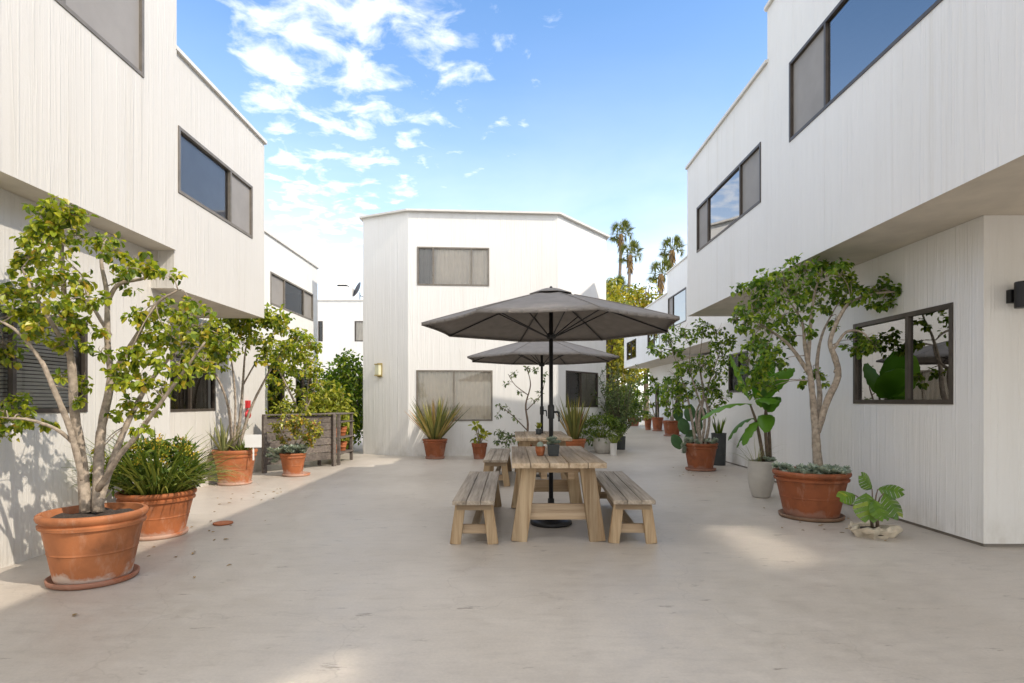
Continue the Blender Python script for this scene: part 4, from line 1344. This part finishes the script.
def monstera_leaf(mb, p, d, nrm, L):
    d = d.normalized(); sd = d.cross(nrm).normalized(); nn = sd.cross(d)
    i0 = len(mb.v)
    K = 6
    # each side: lobes split by narrow gaps
    mid = lambda t: p + d * L * t - nn * L * .25 * t * t
    half = lambda t: L * .52 * (math.sin(math.pi * (t * .78 + .16)) ** .8)
    for s in (-1, 1):
        for k in range(K):
            t0, t1 = k / K, (k + .93) / K
            a, b_ = mid(t0), mid(min(1, (k + 1) / K))
            w0, w1 = half(t0), half(t1)
            fwd = d * L * .16
            o0 = mid(t0) + sd * s * w0 + fwd - nn * w0 * .35
            o1 = mid(t1) + sd * s * w1 + fwd * .9 - nn * w1 * .35
            m0 = a.lerp(o0, .45) + nn * .006; m1 = b_.lerp(o1, .45) + nn * .006
            q = len(mb.v)
            mb.v += [a, m0, o0, o1, m1, b_]
            mb.f += [(q, q + 1, q + 4, q + 5), (q + 1, q + 2, q + 3, q + 4)]


m = MB(); ms = MB()
for (px, py, dy, dx, dyy, dz, L) in ((866, 493, -.10, -.1, -.55, -.85, .34), (884, 493, -.08, .4, -.5, -.7, .32), (878, 489, .02, .55, -.5, .1, .26), (855, 495, -.02, -.9, -.3, .0, .22), (872, 489, .08, -.35, -.2, .5, .24), (874, 500, -.14, .15, -.8, -.7, .26)):
    q = at(px, py, b.y + dy)
    ms.tube([b + Vector((R.uniform(-.04, .04), R.uniform(-.04, .04), .08)), (b + q) / 2 + Vector((0, 0, .12)), q], [.008, .007, .005], 6)
    monstera_leaf(m, q, Vector((dx, dyy, dz)), Vector((dx * .4, -.9, .75)), L * .72)
m.build('leaves', M['monstera'], T); ms.build('stem', M['bark_dk'], T, smooth=True)

# bits on the paving
b = gp(223, 524)
m = MB(); m.lathe([(.085, 0), (.10, .006), (.102, .016), (.09, .014), (.03, .010)], b, 24, .02)
tag(m.build('clay_saucer', M['terra_small'], None, smooth=True), 'small clay saucer lying alone on the paving, right of the near-left pots', 'saucer')
m = MB()
for cx_, cy_, sx_, sy_, k_ in ((-3.1, 5.3, .7, 1.4, 26), (-3.6, 8.0, .5, 1.0, 18), (3.3, 6.2, .6, .8, 16), (3.4, 10.5, .5, 1.2, 12)):
    for _ in range(k_):
        p = Vector((R.gauss(cx_, sx_ * .5), R.gauss(cy_, sy_ * .5), .006))
        a = R.uniform(0, 6.28)
        m.leaf(p, Vector((math.cos(a), math.sin(a), R.uniform(0, .15))), Vector((0, 0, 1)), R.uniform(.03, .06), R.uniform(.015, .03), .2, .1)
o = m.build('fallen_leaves', M['palmdead']); o['kind'] = 'stuff'; o['label'] = 'dry fallen leaves scattered on the paving'; o['category'] = 'leaves'

# little pots on the tables
b = Vector((.305, 6.05, .753))
T = thing('small_pot', 'tiny terracotta pot with a small cactus on the front table', 'pot', b, 'small pots on the tables')
m = MB(); m.lathe(pot_profile(.053, .09), b, 24); m.build('pot', M['terra_small'], T, smooth=True)
m = MB(); m.lathe([(.02, .06), (.034, .085), (.036, .11), (.025, .135), (.004, .145)], b, 14); m.build('cactus', M['succ'], T, smooth=True)
b = Vector((.44, 6.03, .753))
T = thing('small_pot', 'black square pot of grey succulents on the front table by the parasol pole', 'pot', b, 'small pots on the tables')
m = MB()
pts = [b + Vector((sx * w, sy * w, z)) for z, w in ((0, .05), (.115, .062)) for sy in (-1, 1) for sx in (-1, 1)]
m._hexa(pts); m.build('pot', M['darkpot'], T, bevel=.004)
rosettes(T, 'succulents', [(b + Vector((R.uniform(-.05, .05), R.uniform(-.05, .05), .115 + R.uniform(0, .05))), R.uniform(.6, 1)) for _ in range(14)], 'succ', .055)
b = Vector((.47, 9.85, .753))
T = thing('small_pot', 'small dark pot with a yellow-green sprig on the rear table', 'pot', b, 'small pots on the tables')
m = MB(); m.lathe([(.04, 0), (.045, .01), (.055, .09), (.05, .09), (.045, .08)], b, 20); m.build('pot', M['darkpot'], T, smooth=True)
m = MB()
for i in range(22):
    m.leaf(b + Vector((R.uniform(-.02, .02), R.uniform(-.02, .02), .08 + R.uniform(0, .06))), rnd_dir(1.4), rnd_dir(.3), .08, .03, .2, .1)
m.build('sprig', M['limeshrub'], T)


# ------------------------------------------------------------------ far trees and palms
def big_tree(name, label, loc, r, h0, h1, n, L, mat, trunk_r=.22, group=None):
    t = thing(name, label, 'tree', loc, group)
    loc = Vector(loc)
    tr = MB(); cr = MB()
    tr.tube([loc, loc + Vector((.1, 0, h0 * .6)), loc + Vector((0, 0, h0 + (h1 - h0) * .5)), loc + Vector((.1, .1, h1 * .95))], [trunk_r, trunk_r * .8, trunk_r * .5, .03], 10)
    for i in range(n):
        d = rnd_dir(.0)
        k = R.uniform(.35, 1) ** .6
        c = loc + Vector((d.x * r * k, d.y * r * k, (h0 + h1) / 2 + d.z * (h1 - h0) / 2 * k))
        if i % 4 == 0:
            tr.tube([loc + Vector((0, 0, h0 + (c.z - h0) * .5)), loc.lerp(c, .6) + Vector((0, 0, (c.z) * .38)), c], [trunk_r * .3, trunk_r * .15, .015], 6)
        leaf_clump(cr, c, r * R.uniform(.16, .28), 26, L, L * .6, .7, .3)
    tr.build('trunk', M['bark_dk'], t, smooth=True); cr.build('crown', M[mat], t)
    return t


big_tree('tree', 'dense yellow-green tree at the end of the passage, beside the corner block', (5.4, 33, 0), 2.1, .0, 8.2, 260, .26, 'yellowtree')
big_tree('tree', 'lower golden tree showing over the far right block', (9.0, 39, 0), 2.4, 2.5, 9.4, 130, .28, 'yellowtree')
big_tree('tree', 'green-gold tree crown just right of the corner block, under the palms', (6.9, 40, 0), 1.7, 3, 9.6, 110, .28, 'yellowtree')


bush('hedge', 'clipped green hedge closing the far end of the passage', 'hedge', (5.9, 31.2, 0), 1.5, 2.2, 200, .16, .08, 'shrub', None, False)


def make_palm():
    t = thing('palm_tree', 'tallest palm above the passage, standing leftmost on a leaning bare trunk', 'palm', (0, 0, 0), 'tall palms on the skyline')
    H = 1.0
    tr = MB(); tr.tube([(-.9, 0, -15.0), (-.45, 0, -8), (-.1, 0, -3), (0, 0, 0)], [.26, .2, .17, .15], 10); tr.build('trunk', M['palm_trunk'], t, smooth=True, local=True)
    cr = MB(); sk = MB()
    for i in range(46):
        a = R.uniform(0, 6.28); el = R.uniform(-.55, 1.2)
        d = Vector((math.cos(a) * math.cos(el), math.sin(a) * math.cos(el), math.sin(el)))
        p = Vector((0, 0, .1)) + d * .1
        e = p + d * R.uniform(.65, .95)
        cr.beam(p, e, .03, .02)
        sd = d.orthogonal().normalized()
        sd = Matrix.Rotation(R.uniform(0, 3.1), 3, d) @ sd
        for j in range(11):
            f = (j - 5) / 5 * 1.35
            dd = (d * math.cos(f) + sd * math.sin(f)).normalized()
            cr.blade(e, dd, R.uniform(.6, .8), .085, .22, 3)
    for i in range(60):
        a = R.uniform(0, 6.28); z = R.uniform(-1.5, .1)
        d = Vector((math.cos(a) * .5, math.sin(a) * .5, -1))
        sk.blade(Vector((math.cos(a) * .16, math.sin(a) * .16, z)), d, R.uniform(.5, .9), .16, .2, 3)
    cr.build('crown', M['palmleaf'], t, local=True); sk.build('dead_skirt', M['palmdead'], t, local=True)
    return t


PALM = make_palm()
for i, (px, py, Y, label) in enumerate(((621, 234, 62, None), (630, 255, 60, 'palm with an orange skirt, second from the left, lower than the tallest palm'),
                                        (672, 250, 60, 'palm right of the gap, the upper one of the pair over the far right block'), (661, 274, 56, 'palm left of its taller neighbour, touching the roof of the far right block'),
                                        (615, 292, 52, 'low palm half hidden in the golden trees beside the corner block'))):
    q = at(px, py, Y)
    if i == 0:
        PALM.location = q; ORIGIN[PALM.name] = q
    else:
        c = copy_thing(PALM, q, label, R.uniform(-.25, .25))
    # trunks are long enough to reach the ground below
for o_ in [o for o in bpy.data.objects if o.name.startswith('palm_tree')]:
    k = o_.location.z / 15.0
    tr = [c for c in o_.children if c.name.startswith('trunk')][0]
    tr.scale = (1, 1, max(.2, k))

# ------------------------------------------------------------------ camera, light, sky
cam_d = bpy.data.cameras.new('camera')
cam = bpy.data.objects.new('camera', cam_d)
C.objects.link(cam)
cam.location = (0, 0, EYE)
cam.rotation_euler = (rad(90), 0, 0)
cam_d.sensor_width = 36
cam_d.lens = 36 * F / 1024
cam_d.shift_x = (512 - HX) / 1024
cam_d.shift_y = (HY - 341.5) / 1024
cam_d.clip_end = 2000
scene.camera = cam

sl = bpy.data.lights.new('sun', 'SUN')
sl.energy = 2.2
sl.angle = rad(.55)
sl.color = (1.0, .91, .78)
so = bpy.data.objects.new('sun', sl)
so.rotation_euler = SUN.to_track_quat('-Z', 'Y').to_euler()
C.objects.link(so)

w = bpy.data.worlds.new('World')
scene.world = w
w.use_nodes = True
nt = w.node_tree
bg = nt.nodes['Background']
sky = nt.nodes.new('ShaderNodeTexSky')
sky.sky_type = 'NISHITA'
sky.sun_disc = False
to_sun = -SUN
sky.sun_elevation = math.asin(to_sun.z)
sky.sun_rotation = math.atan2(to_sun.x, to_sun.y)
sky.air_density, sky.dust_density, sky.ozone_density = 1.0, .6, 1.6
SKY_STRENGTH = .15
tc = nt.nodes.new('ShaderNodeTexCoord')
sep = nt.nodes.new('ShaderNodeSeparateXYZ'); nt.links.new(tc.outputs['Generated'], sep.inputs[0])


def mth(op, a, b=None, c=None, clamp=False):
    n = nt.nodes.new('ShaderNodeMath'); n.operation = op; n.use_clamp = clamp
    for i, v in enumerate((a, b, c)):
        if v is None:
            continue
        if hasattr(v, 'links'):
            nt.links.new(v, n.inputs[i])
        else:
            n.inputs[i].default_value = v
    return n.outputs[0]


zc = mth('MAXIMUM', mth('ADD', sep.outputs[2], .06), .02)
cx = mth('DIVIDE', sep.outputs[0], zc)
cy = mth('DIVIDE', sep.outputs[1], zc)
comb = nt.nodes.new('ShaderNodeCombineXYZ'); nt.links.new(cx, comb.inputs[0]); nt.links.new(cy, comb.inputs[1])
def wn(scale, detail, rough, dist=0.0, loc=(0, 0, 0)):
    mp = nt.nodes.new('ShaderNodeMapping'); mp.inputs['Location'].default_value = loc
    nt.links.new(comb.outputs[0], mp.inputs[0])
    n = N(nt, 'ShaderNodeTexNoise', Scale=scale, Detail=detail, Roughness=rough, Distortion=dist)
    nt.links.new(mp.outputs[0], n.inputs['Vector'])
    return n.outputs[0]
small = wn(8.5, 6, .58, .35)
large = wn(.9, 3, .5, 0, (3.1, 1.7, 0))
# more cloud towards the left (-X)
side = mth('MAXIMUM', mth('MULTIPLY_ADD', sep.outputs[0], -1.15, -.07), -.5)
def smooth(v, a, b, c, d):
    n = nt.nodes.new('ShaderNodeMapRange'); n.interpolation_type = 'SMOOTHSTEP'
    nt.links.new(v, n.inputs[0])
    for k, q in enumerate((a, b, c, d)):
        n.inputs[k + 1].default_value = q
    return n.outputs[0]
# unseen cloud added overhead and behind, whitening ambient light; clearing left at mid height
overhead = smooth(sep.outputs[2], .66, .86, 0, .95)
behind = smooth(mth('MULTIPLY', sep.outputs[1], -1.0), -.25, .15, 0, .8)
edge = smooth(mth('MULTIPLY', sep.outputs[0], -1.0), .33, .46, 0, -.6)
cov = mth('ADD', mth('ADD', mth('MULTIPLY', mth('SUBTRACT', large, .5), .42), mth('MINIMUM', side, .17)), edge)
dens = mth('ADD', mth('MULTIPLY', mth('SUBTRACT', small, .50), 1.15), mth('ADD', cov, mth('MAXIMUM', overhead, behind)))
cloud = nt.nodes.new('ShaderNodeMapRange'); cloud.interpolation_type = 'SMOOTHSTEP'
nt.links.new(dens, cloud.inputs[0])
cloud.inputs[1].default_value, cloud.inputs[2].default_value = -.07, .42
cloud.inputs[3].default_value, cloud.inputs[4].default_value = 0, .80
# veil of bright haze low in the sky
veil = mth('MULTIPLY', mth('POWER', mth('SUBTRACT', 1.0, mth('MAXIMUM', sep.outputs[2], 0.0)), 4.4), mth('ADD', .45, mth('MULTIPLY', wn(1.3, 5, .55, .3, (7, 2, 0)), 1.6)), None, True)
veil = mth('MINIMUM', veil, .62)
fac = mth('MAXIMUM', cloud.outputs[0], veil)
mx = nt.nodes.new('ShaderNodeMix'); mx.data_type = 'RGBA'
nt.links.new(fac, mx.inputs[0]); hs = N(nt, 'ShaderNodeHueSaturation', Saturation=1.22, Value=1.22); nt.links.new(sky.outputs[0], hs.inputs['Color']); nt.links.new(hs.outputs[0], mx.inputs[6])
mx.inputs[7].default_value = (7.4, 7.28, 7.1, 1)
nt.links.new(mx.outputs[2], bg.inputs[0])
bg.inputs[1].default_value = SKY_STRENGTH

scene.view_settings.view_transform = 'Standard'
scene.view_settings.look = 'None'
scene.view_settings.gamma = 1
scene.view_settings.exposure = .82
scene.cycles.max_bounces = 8
scene.cycles.diffuse_bounces = 3
scene.cycles.transparent_max_bounces = 12
scene.cycles.use_denoising = True
scene.cycles.use_guiding = True                      # the sun thrown back by a high window needs it
scene.cycles.guiding_training_samples = 128
scene.cycles.sample_clamp_indirect = 2000
scene.cycles.blur_glossy = 0.0
